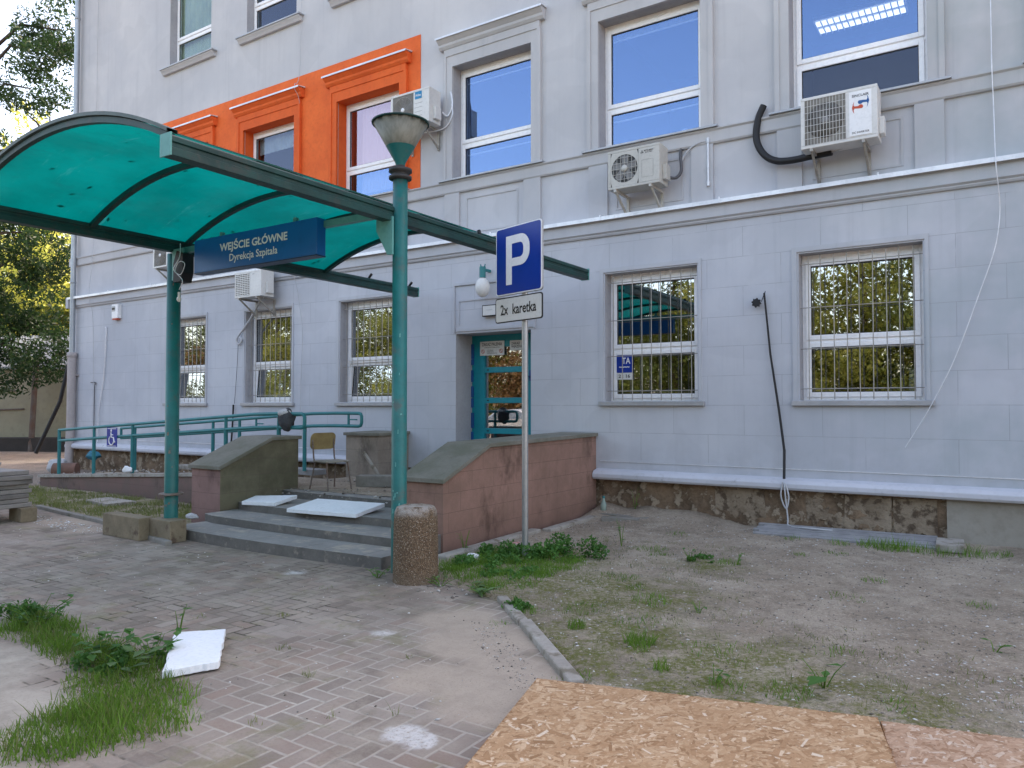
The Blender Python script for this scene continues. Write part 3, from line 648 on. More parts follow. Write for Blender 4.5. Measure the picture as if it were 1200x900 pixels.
text('WYROBÓW TYTONIOWYCH','notice_print','ink',n1,.30,.022,-7.08,2.515,yd-.0215,.01)
text('I UŻYWANIA\nPAPIEROSÓW\nELEKTRONICZNYCH','notice_print','ink',n1,.20,.075,-7.08,2.445,yd-.0215)
for xx in (-7.26,-6.90):
    m=MB(); m.lathe([(.026,0),(.034,0),(.034,.001),(.026,.001)],(xx,yd-.023,2.45),20,axis='y'); m.prism([(xx-.022,2.47),(xx-.018,2.476),(xx+.022,2.43),(xx+.018,2.424)],'y',yd-.0235,yd-.0225); m.build('notice_mark','redl',n1)
nt=MB(); nt.box(-6.73,-6.45,yd-.02,yd-.014,2.45,2.61); n2=nt.build('notice','offw',door)
text('ZAKAZ\nWJAZDU','notice_print','ink',n2,.2,.10,-6.6,2.53,yd-.0215,.01)
# downpipe on the corner
dpn=MB(); dpn.tube([(-19.27,-.12,12.5),(-19.27,-.12,2.85)],.062,14); 
for z in (11.2,8.6,6.3,4.6): dpn.lathe([(.062,z-.03),(.07,z-.03),(.07,z+.03),(.062,z+.03)],(-19.27,-.12,0),14)
dd=dpn.build('downpipe','greypipe',B)
m=MB(); m.tube([(-19.27,-.12,2.86),(-19.27,-.12,1.2),(-19.30,-.14,.1)],.098,14); m.lathe([(.098,2.75),(.115,2.76),(.115,2.86),(.098,2.87)],(-19.27,-.12,0),14); m.box(-19.4,-19.15,-.08,0,2.3,2.33); m.build('lower_pipe','pinkpipe',dd)

# ------------------------------------------------------------------ wall fittings
def ac(name,x0,z0,w,h,mtl,label,kind):
    """outdoor unit: front at y=-.45, depth .3"""
    A=empty('air_conditioner',(x0,-.45,z0),0,label,'air conditioner','air conditioning units fixed on the facade')
    d=.30; m=MB(); 
    fx0,fx1=(.045,w*.60) if kind!='slat' else (.03,w*.58)
    fr=.035
    # casing shell with a recessed fan opening at the front
    m.box(0,w,.012,d,0,h)
    m.box(0,w,0,.012,0,fr); m.box(0,w,0,.012,h-fr,h); m.box(0,fx0,0,.012,fr,h-fr); m.box(fx1,w,0,.012,fr,h-fr)
    m.build('casing',mtl,A,bevel=.008)
    cx,cz=(fx0+fx1)/2,h/2; rr=min(fx1-fx0,h-2*fr)/2*.94
    f=MB(); f.box(fx0,fx1,.008,.0115,fr,h-fr); 
    f.build('fan_recess','fins' if kind in('grid','slat') else ('ringback' if kind=='rings' else 'dark'),A)
    if kind!='slat':
        s=MB(); n=28
        ring=[(cx+rr*math.cos(2*PI*k/n),cz+rr*math.sin(2*PI*k/n)) for k in range(n)]
        if kind=='wire': # cream ring plate around the fan
            outer=[]
            for k in range(n):
                a=2*PI*k/n; ca,sa=math.cos(a),math.sin(a); hx=(fx1-fx0)/2; hz=(h-2*fr)/2; q=min(hx/abs(ca) if abs(ca)>1e-6 else 9,hz/abs(sa) if abs(sa)>1e-6 else 9); outer.append((cx+ca*q,cz+sa*q))
            for k in range(n):
                k2=(k+1)%n; s.quad((ring[k][0],.002,ring[k][1]),(ring[k2][0],.002,ring[k2][1]),(outer[k2][0],.002,outer[k2][1]),(outer[k][0],.002,outer[k][1]))
            s.build('shroud',mtl,A)
        b=MB()
        for k in range(5):
            a=2*PI*k/5+.3; pts=[(.12,-.25),(.9,-.30),(.95,.28),(.12,.18)]
            b.quad(*[(cx+rr*(u*math.cos(a)-v*math.sin(a)),.0075-(.003 if i<2 else 0),cz+rr*(u*math.sin(a)+v*math.cos(a))) for i,(u,v) in enumerate(pts)])
        b.lathe([(.001,.0),(rr*.17,.0),(rr*.17,.007)],(cx,-.0,cz),20,axis='y')
        b.build('fan','fan',A)
    if kind=='grid':
        s=MB(); s.lathe([(.001,.0),(rr*.97,.0),(rr*.97,.006)],(cx,.001,cz),32,axis='y'); s.build('fan','fandisk',A)
        s=MB(); s.lathe([(.001,-.002),(rr*.2,-.002),(rr*.2,.001)],(cx,.001,cz),20,axis='y'); s.build('fan_hub','fan',A)
    gl=MB()
    if kind=='rings':
        for k in range(1,9):
            q=rr*k/8; gl.tube([(cx+q*math.cos(2*PI*j/28),-.004,cz+q*math.sin(2*PI*j/28)) for j in range(29)],.0042,5,cap=False)
        for k in range(8): a=PI*k/8; gl.tube([(cx-rr*math.cos(a),-.002,cz-rr*math.sin(a)),(cx+rr*math.cos(a),-.002,cz+rr*math.sin(a))],.003,4)
        m2=MB(); m2.lathe([(.0005,-.009),(.036,-.009),(.036,0)],(cx,0,cz),20,axis='y'); m2.build('fan_cap','white',A)
    elif kind=='wire':
        for k in range(-3,4):
            q=k*rr/3.5; l=math.sqrt(max(0,rr*rr-q*q)); gl.tube([(cx+q,-.004,cz-l),(cx+q,-.004,cz+l)],.003,5)
        for k in range(-2,3):
            q=k*rr/2.6; l=math.sqrt(max(0,rr*rr-q*q)); gl.tube([(cx-l,-.006,cz+q),(cx+l,-.006,cz+q)],.003,5)
        gl.lathe([(.0005,-.008),(rr*.24,-.008),(rr*.24,-.002)],(cx,0,cz),20,axis='y')
    elif kind=='grid':
        n=13
        for k in range(n+1): gl.box(fx0+(fx1-fx0)*k/n-.002,fx0+(fx1-fx0)*k/n+.002,-.004,.0,fr,h-fr)
        for k in range(8): gl.box(fx0,fx1,-.006,-.004,fr+(h-2*fr)*k/7-.002,fr+(h-2*fr)*k/7+.002)
    else:
        for k in range(13): 
            z=fr+(h-2*fr)*k/12.5; gl.box(fx0,fx1,-.006,.004,z,z+.016)
        for k in range(7): gl.box(fx0+(fx1-fx0)*k/6-.003,fx0+(fx1-fx0)*k/6+.003,-.007,.004,fr,h-fr)
    gl.build('fan_grille','acw' if kind=='grid' else ('acw2' if kind=='wire' else ('acw' if kind=='slat' else 'bar')),A)
    # side valve cover
    v=MB(); v.box(w+.001,w+.055,.10,.25,.06,.26); v.build('valve_cover',mtl,A,bevel=.006)
    # brackets
    for bx in (w*.14,w*.82):
        b=MB(); b.box(bx-.018,bx+.018,.0,.45,-.035,-.001); b.box(bx-.018,bx+.018,.415,.449,-.34,-.036)
        b.prism([(.03,-.036),(.07,-.036),(.415,-.28),(.415,-.32)],'x',bx-.012,bx+.012); b.build('bracket',mtl if mtl=='acw2' else 'bar',A)
    return A
A1=ac('a',-8.53,6.13,.82,.56,'acw','white air conditioner with a cyan badge and round ringed fan beside the orange wall','rings')
q=MB(); q.box(.53,.67,-.004,-.0005,.40,.52); bd=q.build('badge','cyan',A1); text('Midea','badge_print','white',bd,.11,.040,.60,.46,-.005,.01)
q=MB(); [q.box(.52,.68,-.002,-.0003,z,z+.004) for z in (.12,.19,.26,.33)]; q.build('casing_groove','fan',A1)
A2=ac('b',-4.55,4.5,.75,.53,'acw2','yellowed air conditioner with a wire fan guard left of the black pipe','wire')
text('MITSUBISHI','badge_print','ink',A2,.13,.020,.60,.452,-.003,.01); text('ELECTRIC','badge_print','ink',A2,.10,.014,.60,.428,-.003,.01)
q=MB()
for dx,dz in ((0,.012),(-.012,-.01),(.012,-.01)): q.prism([(.505+dx,.44+dz-.011),(.505+dx+.010,.44+dz),(.505+dx,.44+dz+.011),(.505+dx-.010,.44+dz)],'y',-.003,-.001)
q.build('badge_mark','ink',A2)
q=MB(); [q.box(*b) for b in ((.50,.502,-.002,-.0003,.10,.33),(.66,.662,-.002,-.0003,.10,.33),(.50,.66,-.002,-.0003,.10,.102),(.50,.66,-.002,-.0003,.33,.332))]; q.build('casing_groove','fan',A2)
A3=ac('c',-2.02,4.59,.83,.61,'acw','white air conditioner with square grid guard and red and blue emblem','grid')
q=MB(); q.box(.535,.77,-.006,-.0005,.05,.56); pn=q.build('badge_panel','white',A3,bevel=.002)
text('SINCLAIR','badge_print','ink',pn,.18,.03,.655,.51,-.0075,.02); text('DC INVERTER','badge_print','ink',pn,.18,.022,.655,.085,-.0075,.015)
def hammer(s_,cx,cz,mtl):
    h=MB(); pts=[(-.075,.0),(-.062,.045),(-.05,.075),(-.058,.03),(-.048,.015),(-.01,.012),(.012,.026),(.035,.022),(.045,0),(.035,-.018),(-.01,-.016),(-.048,-.01),(-.058,-.03),(-.05,-.07),(-.064,-.045)]
    h.prism([(cx+s_*u,cz+s_*v) for u,v in (pts)],'y',-.0085,-.0062); h.build('emblem',mtl,pn)
hammer(1,.640,.375,'redl'); hammer(-1,.672,.432,'bluel')
A4=ac('d',-12.56,3.64,.78,.50,'acw','white air conditioner with a louvred front on the cornice below the blue hanging sign','slat')
text('AUX','badge_print','ink',A4,.06,.015,.56,.43,-.003,.01)
A5=ac('e',-15.33,4.50,.80,.52,'acw','white air conditioner half hidden behind the left canopy post','rings')
def cable(name,pts,r,mtl,label,cat='cable',seg=6,group=None,smooth=True):
    if smooth and len(pts)>2:
        P_=[Vector(p) for p in pts]; out=[]
        for i in range(len(P_)-1):
            a=P_[max(i-1,0)];b=P_[i];c=P_[i+1];d=P_[min(i+2,len(P_)-1)]
            for k in range(6):
                t=k/6; out.append(.5*((2*b)+(-a+c)*t+(2*a-5*b+4*c-d)*t*t+(-a+3*b-3*c+d)*t**3))
        out.append(P_[-1]); pts=out
    m=MB(); m.tube(pts,r,seg); return tag(m.build(name,mtl),label,cat,group)
cable('insulated_pipe',[(-2.55,-.06,5.37),(-2.62,-.07,5.2),(-2.64,-.08,4.95),(-2.55,-.10,4.74),(-2.4,-.12,4.62),(-2.2,-.15,4.58),(-1.95,-.18,4.58),(-1.72,-.2,4.58)],.043,'black','thick black insulated pipe curving down the facade to the grid fronted air conditioner','pipe',12)
cable('cable',[(-1.75,-.2,4.58),(-1.6,-.22,4.6),(-1.5,-.25,4.63),(-1.42,-.25,4.6)],.012,'wire','short silver cable end coming out of the thick black pipe')
cable('cable',[(-3.78,-.2,4.62),(-3.70,-.12,4.62),(-3.64,-.08,4.72),(-3.66,-.05,4.95),(-3.64,-.05,5.02)],.022,'wireb','dark blue hose looping beside the yellowed air conditioner')
cable('cable',[(-3.66,-.05,4.82),(-3.6,-.05,4.93),(-3.5,-.05,5.02),(-3.38,-.05,5.06),(-3.28,-.04,5.06)],.013,'wire','white conduit bending from the yellowed air conditioner to the short vertical pipe')
m=MB(); m.tube([(-3.28,-.05,5.08),(-3.28,-.05,4.50)],.016,8); m.tube([(-3.28,-.05,4.52),(-3.28,-.05,4.46)],.024,8); m.tube([(-3.28,-.05,5.1),(-3.28,-.05,5.04)],.022,8); tag(m.build('drain_pipe','flash'),'short white vertical drain pipe on the facade right of the yellowed air conditioner','pipe')
cable('cable',[(-7.68,-.15,6.35),(-7.62,-.08,6.30),(-7.55,-.05,6.45),(-7.56,-.05,6.62),(-7.58,-.05,6.70)],.016,'flash','white hose rising beside the cyan badged air conditioner')
cable('cable',[(-8.3,-.2,6.12),(-7.95,-.15,6.08),(-7.68,-.08,6.12),(-7.55,-.05,6.3),(-7.56,-.05,6.5)],.012,'flash','thin white hose hanging under the cyan badged air conditioner')
cable('cable',[(-11.9,-.3,3.62),(-12.2,-.15,3.58),(-12.6,-.05,3.28),(-12.95,-.05,2.98),(-13.02,-.05,2.86),(-12.93,-.05,2.80),(-12.86,-.05,2.88),(-12.93,-.05,2.94)],.02,'wire','looped white pipe coming down left of the louvred air conditioner')
# bare wires of the lightning system
cable('wire',[(-.1,-.04,12.3),(-.1,-.045,6.2),(-.1,-.08,5.3),(-.09,-.05,4.8),(-.08,-.15,4.2),(-.05,-.06,3.75),(-.07,-.05,3.45),(-.12,-.05,3.2),(-.24,-.05,2.83),(-.49,-.05,2.1),(-.74,-.06,1.55),(-1.0,-.08,1.08)],.006,'flash','loose pale wire hanging down the right end of the facade','wire',5)
for z in (5.9,5.0,3.9): pass
cable('wire',[(-11.22,-.04,12.3),(-11.2,-.05,8.2),(-11.2,-.19,7.6),(-11.2,-.05,7.2),(-11.2,-.05,5.3),(-11.24,-.15,4.25),(-11.22,-.05,3.7),(-11.1,-.05,3.1),(-11.08,-.05,2.75),(-11.12,-.05,1.9),(-11.12,-.05,.9)],.005,'wire','thin pale wire running down over the orange band','wire',5)
cable('wire',[(-18.47,-.04,12.3),(-18.47,-.05,6),(-18.49,-.14,4.25),(-18.47,-.05,3.7),(-18.4,-.05,2.0),(-18.42,-.05,.9)],.005,'wire','thin pale wire on the facade near the corner downpipe','wire',5)
cable('conduit',[(-17.95,-.03,3.40),(-17.92,-.03,3.42),(-17.9,-.03,3.38),(-17.9,-.03,3.2),(-17.98,-.03,2.2),(-18.15,-.04,1.4),(-18.2,-.04,.7)],.014,'flash','pale conduit running down the facade beside the alarm box','conduit',6)
cable('cable',[(-18.55,-.03,2.12),(-18.35,-.03,2.12),(-18.33,-.03,2.08),(-18.38,-.03,1.95),(-18.38,-.03,.8)],.011,'wireb','thin dark cable with a short horizontal end near the downpipe')
cable('cable',[(-12.98,-.04,2.8),(-13.02,-.04,2.2),(-13.08,-.04,1.6)],.005,'wireb','thin wire hanging below the looped white pipe')
cable('cable',[(-13.1,-.05,1.58),(-13.12,-.05,1.2),(-13.15,-.06,.72)],.018,'black','short thick black cable standing on the plinth behind the ramp rail',seg=8)
# black rod with junction box
m=MB(); m.tube([(-2.57,-.05,2.98),(-2.50,-.05,2.2),(-2.40,-.06,1.5),(-2.33,-.1,1.0),(-2.32,-.17,.66)],[.012,.013,.015,.016,.017],8); rod=tag(m.build('conduit','black'),'long black conduit leaning up the facade between the two barred windows on the right','conduit')
m=MB(); m.prism([(-2.66+.062*math.cos(a)*k,2.86+.062*math.sin(a)*k) for a,k in [(i*PI/8+.2,1 if i%2 else .72) for i in range(16)]],'y',-.10,-.06); m.tube([(-2.6,-.07,2.87),(-2.55,-.07,3.0),(-2.57,-.07,2.9)],.005,5); m.build('junction_box','black',rod)
cable('cable',[(-2.34,-.16,.62),(-2.36,-.17,.45),(-2.30,-.17,.3),(-2.27,-.16,.45),(-2.32,-.16,.6),(-2.28,-.18,.2),(-2.25,-.22,.1),(-2.0,-.35,.11),(-1.75,-.3,.1)],.010,'wire','tangled white wire ends hanging from the plinth under the black conduit')
# alarm box
m=MB(); m.box(-17.56,-17.30,-.10,0,3.60,3.93); ab=tag(m.build('alarm_box','white',bevel=.01),'small white alarm siren box high on the facade left of the canopy post','alarm box')
m=MB(); m.box(-17.54,-17.40,-.104,-.1005,3.76,3.89); m.box(-17.53,-17.41,-.108,-.1045,3.80,3.85,1); m.build('lens',['sheet','ink'],ab); m=MB(); m.box(-17.54,-17.34,-.09,-.01,3.57,3.599); m.build('base_strip','redl',ab)
# globe lamp + small lamp sign
m=MB(); m.sphere((-6.83,-.20,3.40),.115,24,16,sc_=(1,1,1.35)); gl=tag(m.build('wall_lamp','offw'),'white globe wall lamp on a small teal bracket above the entrance','lamp')
m=MB(); m.tube([(-6.83,-.20,3.55),(-6.83,-.20,3.72)],.05,12); m.box(-6.85,-6.81,-.2,0,3.66,3.70); m.tube([(-6.85,-.2,3.70),(-6.87,-.2,3.76)],.01,5); m.tube([(-6.80,-.2,3.70),(-6.78,-.2,3.76)],.01,5); m.build('bracket','teal_rail',gl)
m=MB(); m.box(-6.93,-6.66,-.07,-.021,2.96,3.14); e=tag(m.build('sign_box','ink'),'small white light box with a dark rim on the panel above the door','sign')
m=MB(); m.box(-6.915,-6.675,-.076,-.071,2.975,3.125); m.build('face','offw',e); text('wejście','face_print','sheet',e,.12,.03,-6.79,3.06,-.0775)
# blue sign behind the barred window
m=MB(); m.box(-4.72,-4.48,.165,.168,2.03,2.28); ws=tag(m.build('window_sign','blue'),'small blue sign with white letters on the glass of the middle barred window','sign')
m=MB(); m.box(-4.72,-4.48,.164,.168,1.93,2.027); q_=m.build('plate','offw',ws)
text('TA','sign_print','white',ws,.13,.09,-4.57,2.20,.163,.02); text('~~~~','sign_print','white',ws,.16,.02,-4.6,2.11,.163,.02); text('2 : 16','sign_print','ink',q_,.18,.05,-4.6,1.98,.163,.02)

# ------------------------------------------------------------------ entrance steps
ST=empty('entrance_steps',(-6.7,-3.5,0),0,'broad dark concrete entrance steps of four risers up to the landing','steps')
def stp(y,z0,z1,xa,xb,back,bow=.10):
    n=14; prof=[]
    for i in range(n+1):
        t=i/n; x=xa+(xb-xa)*t; yy=y-bow*math.sin(PI*min(1,t*1.0))*(1-.4*t)
        if i==0: yy+=.06
        prof.append((x,yy))
    m=MB(); m.recalc=True
    poly=prof+[(xb,back),(xa,back)]; N=len(poly)
    v=[(a+6.7,b+3.5,z0) for a,b in poly]+[(a+6.7,b+3.5,z1) for a,b in poly]
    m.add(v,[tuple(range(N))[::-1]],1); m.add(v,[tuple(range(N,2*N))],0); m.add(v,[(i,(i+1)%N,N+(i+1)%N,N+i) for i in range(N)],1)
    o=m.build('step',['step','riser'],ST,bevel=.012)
    j=MB()
    for k in range(1,5):
        x=xa+(xb-xa)*k/4.3; i=int((x-xa)/(xb-xa)*n); f=(x-xa)/(xb-xa)*n-i; yy=prof[i][1]*(1-f)+prof[i+1][1]*f
        j=MB(); j.box(x+6.7-.002,x+6.7+.002,yy+3.5-.002,yy+3.5+.3,z0+.005,z1+.001); j.build('joint','riser',o)
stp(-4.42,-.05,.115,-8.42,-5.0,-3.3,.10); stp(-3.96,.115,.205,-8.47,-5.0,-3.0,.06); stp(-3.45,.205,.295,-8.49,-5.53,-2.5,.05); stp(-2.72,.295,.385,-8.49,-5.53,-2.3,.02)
m=MB(); n=24; 
V=[];
for j in range(n+1):
    for i in range(n+1):
        x=-9.1+3.58*i/n; y=-2.5+3.0*j/n; V.append((x+6.7,y+3.5,.38+.01+noise.noise(Vector((x*3,y*3,5)))*.012))
lo=npmesh('landing',V,[(j*(n+1)+i,j*(n+1)+i+1,(j+1)*(n+1)+i+1,(j+1)*(n+1)+i) for j in range(n) for i in range(n)],'soil2',ST,smooth=True)
m=MB(); m.box(-2.4,1.18,1.15,4.1,.0,.365); m.build('landing_base','conc',ST)
# parapets
def parapet(name,x0,x1,ys,zs,label,wm_,z0=-.05,ov=.035):
    P_=empty(name,(x0,ys[0],0),0,label,'parapet wall')
    poly=[(0,z0),(ys[-1]-ys[0],z0)]+[(y-ys[0],z) for y,z in list(zip(ys,zs))[::-1]]
    m=MB(); m.prism(poly,'x',0,x1-x0); m.build('wall',wm_,P_)
    c=MB(); top=[(y-ys[0],z) for y,z in zip(ys,zs)]; top[0]=(top[0][0]-ov,top[0][1]-ov*.35); th=.05
    if ys[-1]<-.1: top[-1]=(top[-1][0]+ov,top[-1][1])
    pol=[(y,z+.001) for y,z in top]+[(y,z+th) for y,z in top[::-1]]
    c.prism(pol,'x',-ov,x1-x0+ov); c.build('cap','cap',P_,bevel=.006)
    return P_
parapet('parapet_wall',-5.52,-4.97,[-3.52,-2.70,-.002],[.75,1.08,1.12],'long pinkish parapet wall with sloping mossy cap right of the steps','parR')
parapet('parapet_wall',-9.1,-8.5,[-3.66,-2.86,-2.38],[.74,1.08,1.08],'short parapet wall with pink front and greenish side left of the steps','parL')
parapet('parapet_wall',-9.22,-8.5,[-.74,-.002],[1.08,1.08],'small grey parapet wall against the facade behind the chair','parB',z0=.2)
# ramp
RP=empty('ramp',(-12.5,-1.8,0),0,'low wheelchair ramp with a pinkish side wall and pale coping along the facade','ramp')
def rz_(x): return .22+(x+15.74)*(.52-.22)/(15.74-10.4) if x<-10.4 else .52
m=MB(); m.prism([(-15.74,-.05),(-9.12,-.05),(-9.12,.46),(-10.4,.46),(-15.74,.17)],'y',-2.45,-2.285)
m.prism([(-15.74,-.05),(-9.12,-.05),(-9.12,.34),(-10.4,.34),(-15.74,.15)],'y',-2.28,-1.2)
m.v=[(a+12.5,b+1.8,c) for a,b,c in m.v]; m.build('side_wall','ramp',RP)
m=MB(); m.prism([(-15.78,.171),(-10.4,.461),(-9.12,.461),(-9.12,.51),(-10.4,.51),(-15.78,.225)],'y',-2.48,-2.28); m.v=[(a+12.5,b+1.8,c) for a,b,c in m.v]; m.build('coping','conc_l',RP)
m=MB(); m.prism([(-15.74,.16),(-10.4,.35),(-9.12,.35),(-9.12,.385),(-10.4,.385),(-15.74,.19)],'y',-2.275,-1.21); m.v=[(a+12.5,b+1.8,c) for a,b,c in m.v]; m.build('deck','soil2',RP)
def rail(y,x0,x1,posts,label,zf,stub):
    Rr=empty('ramp_railing',(x0,y,0),0,label,'railing','teal tube railings along the ramp')
    top=lambda x:1.09+(x+15.28)*.37/6.3 if x<-9.3 else 1.44
    low=lambda x:top(x)-.2
    r=.027; m=MB()
    xs=np.linspace(x0,x1-.06,14)
    pts=[(x-x0,0,top(x)) for x in xs]; ptsl=[(x-x0,0,low(x)) for x in xs]
    end=[(x1-x0-.02,0,top(x1)-.01),(x1-x0,0,top(x1)-.05),(x1-x0,0,low(x1)+.05),(x1-x0-.02,0,low(x1)+.01)]
    m.tube(pts+end+ptsl[::-1],r,10); m.tube([(0,0,low(x0)),(0,0,top(x0))],r*.95,10); m.build('handrail','teal_rail',Rr)
    for px_ in posts:
        q=MB(); q.tube([(px_-x0,.0,zf(px_)),(px_-x0,.0,low(px_)+.01)],.032,10); q.tube([(px_-x0,.0,low(px_)),(px_-x0,.0,top(px_))],.026,8); q.build('post','teal_rail',Rr)
    for sx in stub:
        q=MB(); q.box(sx-x0-.015,sx-x0+.015,-.012,.012,low(sx),top(sx)); q.box(sx-x0,sx-x0+.18,-.01,.01,(low(sx)+top(sx))/2-.01,(low(sx)+top(sx))/2+.01); q.build('spacer','teal_rail',Rr)
    return Rr
rail(-2.34,-15.28,-8.42,[-15.26,-14.02,-12.77,-11.5,-10.2,-8.97],'front teal tube railing on the ramp coping ending in a loop at the parapet',lambda x:rz_(x),[])
rail(-1.22,-15.1,-8.40,[-14.6,-12.1,-11.35,-9.68],'rear teal tube railing of the ramp nearest the facade',lambda x:rz_(x)-.03,[-13.3,-10.9,-8.68])
m=MB(); m.box(-.165,.165,-.006,.0,0,.34); wsn=tag(m.build('accessible_sign','blue',loc=(-13.36,-2.372,.83)),'blue wheelchair symbol plate hanging on the front ramp railing','sign')
m=MB(); m.sphere((-.02,-.009,.285),.024,12,6,sc_=(1,.1,1))
m.tube([(-.02,-.009,.255),(-.015,-.009,.17),(.06,-.009,.165),(.085,-.009,.085),(.11,-.009,.085)],.013,6); m.tube([(-.02,-.009,.215),(.045,-.009,.21)],.010,6)
m.tube([(-.01+.078*math.cos(a),-.009,.11+.078*math.sin(a)) for a in np.linspace(2.2,6.0,16)],.011,6); m.box(-.14,.14,-.0075,-.0062,.315,.325); m.box(-.14,.14,-.0075,-.0062,.012,.02); m.build('symbol','white',wsn)
# jacket / dark hood on the rail
def cloth_lump(name,c,dims,mtl,label,cat,seed):
    m=MB(); m.sphere((0,0,0),1,26,18); 
    vs=[]
    for v in m.v:
        p=Vector(v); n1=noise.noise(p*1.3+Vector((seed,0,0)))*.35+noise.noise(p*3.1+Vector((seed,3,0)))*.15
        p=p*(1+n1); vs.append((p.x*dims[0],p.y*dims[1],p.z*dims[2]))
    m.v=vs; o=m.build(name,mtl,loc=c); return tag(o,label,cat)
M['clothm']=mat('grey_cloth',(.07,.075,.085),(.035,.037,.043),.9,ns=8,bump=.4,bd=.01); 
M['clothw']=mat('pale_cloth',(.5,.51,.52),(.38,.39,.4),.9,ns=8,bump=.3,bd=.01)
cp=cloth_lump('cap',(-8.78,-2.36,1.36),(.13,.10,.15),'clothm','dark grey cloth cap hung over the end of the front ramp railing','cap',4)
m=MB(); m.sphere((-.02,-.01,.09),.115,16,8,sc_=(1,.85,.55)); m.build('lining','clothw',cp)

# ------------------------------------------------------------------ canopy
CP=empty('entrance_canopy',(-8.15,-4.5,0),0,'teal arched canopy of translucent sheets on long beams over the entrance path','canopy')
def C_(x,y,z): return (x+8.15,y+4.5,z)
XA,XB,YF,YB=-8.15,-4.87,-6.72,-2.27
def beam(x,y0,y1,zt,nm):
    m=MB(); 
    m.prism([(x-.055+8.15,zt-.15),(x+.055+8.15,zt-.15),(x+.055+8.15,zt-.095),(x+.045+8.15,zt-.09),(x+.045+8.15,zt-.06),(x+.06+8.15,zt-.055),(x+.06+8.15,zt-.02),(x+.03+8.15,zt),(x-.03+8.15,zt),(x-.06+8.15,zt-.02),(x-.06+8.15,zt-.055),(x-.045+8.15,zt-.06),(x-.045+8.15,zt-.09),(x-.055+8.15,zt-.095)],'y',y0+4.5,y1+4.5)
    o=m.build(nm,'beam',CP,bevel=.003)
    for a_,b_ in ((y0+4.5-.012,y0+4.5-.001),(y1+4.501,y1+4.512)):
        c=MB(); c.box(x-.063+8.15,x+.063+8.15,a_,b_,zt-.155,zt+.005); c.build('end_cap','teal_light',o)
    return o
beam(XB,-6.74,-.52,3.44,'beam'); beam(XA,-6.74,-.24,3.50,'beam')
def arch(x,off=0.):
    # circular arc between the beams
    cx=(XA+XB)/2; half=(XB-XA)/2; sag=.38; Rr=(half*half+sag*sag)/(2*sag); u=(x-cx)
    base=3.46; return base-(Rr-sag)+math.sqrt(Rr*Rr-u*u)+off
ribs=[-6.70,-5.55,-4.44,-3.35,-2.27]; NS=28
for i,y in enumerate(ribs):
    m=MB(); w=.028 if i else .022
    pts=[XA+(XB-XA)*k/NS for k in range(NS+1)]
    for a,b in zip(pts,pts[1:]):
        v=[C_(a,y-w,arch(a)-.05),C_(b,y-w,arch(b)-.05),C_(b,y+w,arch(b)-.05),C_(a,y+w,arch(a)-.05),C_(a,y-w,arch(a)-.004),C_(b,y-w,arch(b)-.004),C_(b,y+w,arch(b)-.004),C_(a,y+w,arch(a)-.004)]
        m.add(v,[(0,3,2,1),(0,1,5,4),(2,3,7,6),(4,5,6,7)])
        if i==0: 
            v=[C_(q,yy,arch(q)+dz) for dz in (.002,.03) for q,yy in ((a,y-w-.02),(b,y-w-.02),(b,y+w+.02),(a,y+w+.02))]
            m.add(v,[(0,3,2,1),(0,1,5,4),(2,3,7,6),(4,5,6,7)],1)
    m.build('rib',['beam','beamtop'],CP)
for y0,y1 in zip(ribs,ribs[1:]):
    m=MB(); m.recalc=False; ys=np.linspace(y0+.004,y1-.004,5)
    for ya,yb in zip(ys,ys[1:]):
        for a,b in zip(pts,pts[1:]): m.add([C_(a,ya,arch(a)),C_(b,ya,arch(b)),C_(b,yb,arch(b)),C_(a,yb,arch(a))],[(0,1,2,3)],0,True)
    m.build('roof_panel','poly',CP)
for k in range(46):
    rr_=random.Random(k+50); x=rr_.uniform(XA+.2,XB-.2) if k%3 else (XA+.12+rr_.uniform(0,.1)); y=rr_.uniform(YF,YB); L_=rr_.uniform(.015,.045); a_=rr_.uniform(0,6.28); z_=arch(x)+.006
    ddx=math.cos(a_)*L_; ddy=math.sin(a_)*L_
    if k==0: dbm=MB(); dbm.recalc=False
    dbm.quad(C_(x-ddx,y-ddy,arch(x-ddx)+.006),C_(x+ddy*.4,y-ddx*.4,arch(x+ddy*.4)+.006),C_(x+ddx,y+ddy,arch(x+ddx)+.006),C_(x-ddy*.4,y+ddx*.4,arch(x-ddy*.4)+.006))
tag(dbm.build('fallen_leaves','leaf_brown'),'small fallen leaves lying on top of the teal canopy sheets','leaves',kind='stuff').location=(-8.15,-4.5,0)
# bare rib stubs on the beams beyond the sheets
for x,y,z,dx in ((XA,-1.35,3.5,.07),(XA,-.42,3.5,.07),(XB,-3.0,3.44,-.02)):
    m=MB(); m.tube([C_(x,y,z-.01),C_(x+dx,y,z+.06)],.02,6); m.build('rib_stub','black',CP)
m=MB(); m.tube([C_(XB-.05,-3.05,3.46),C_(-5.5,-1.9,3.62)],.014,6); m.build('tie_rod','black',CP)
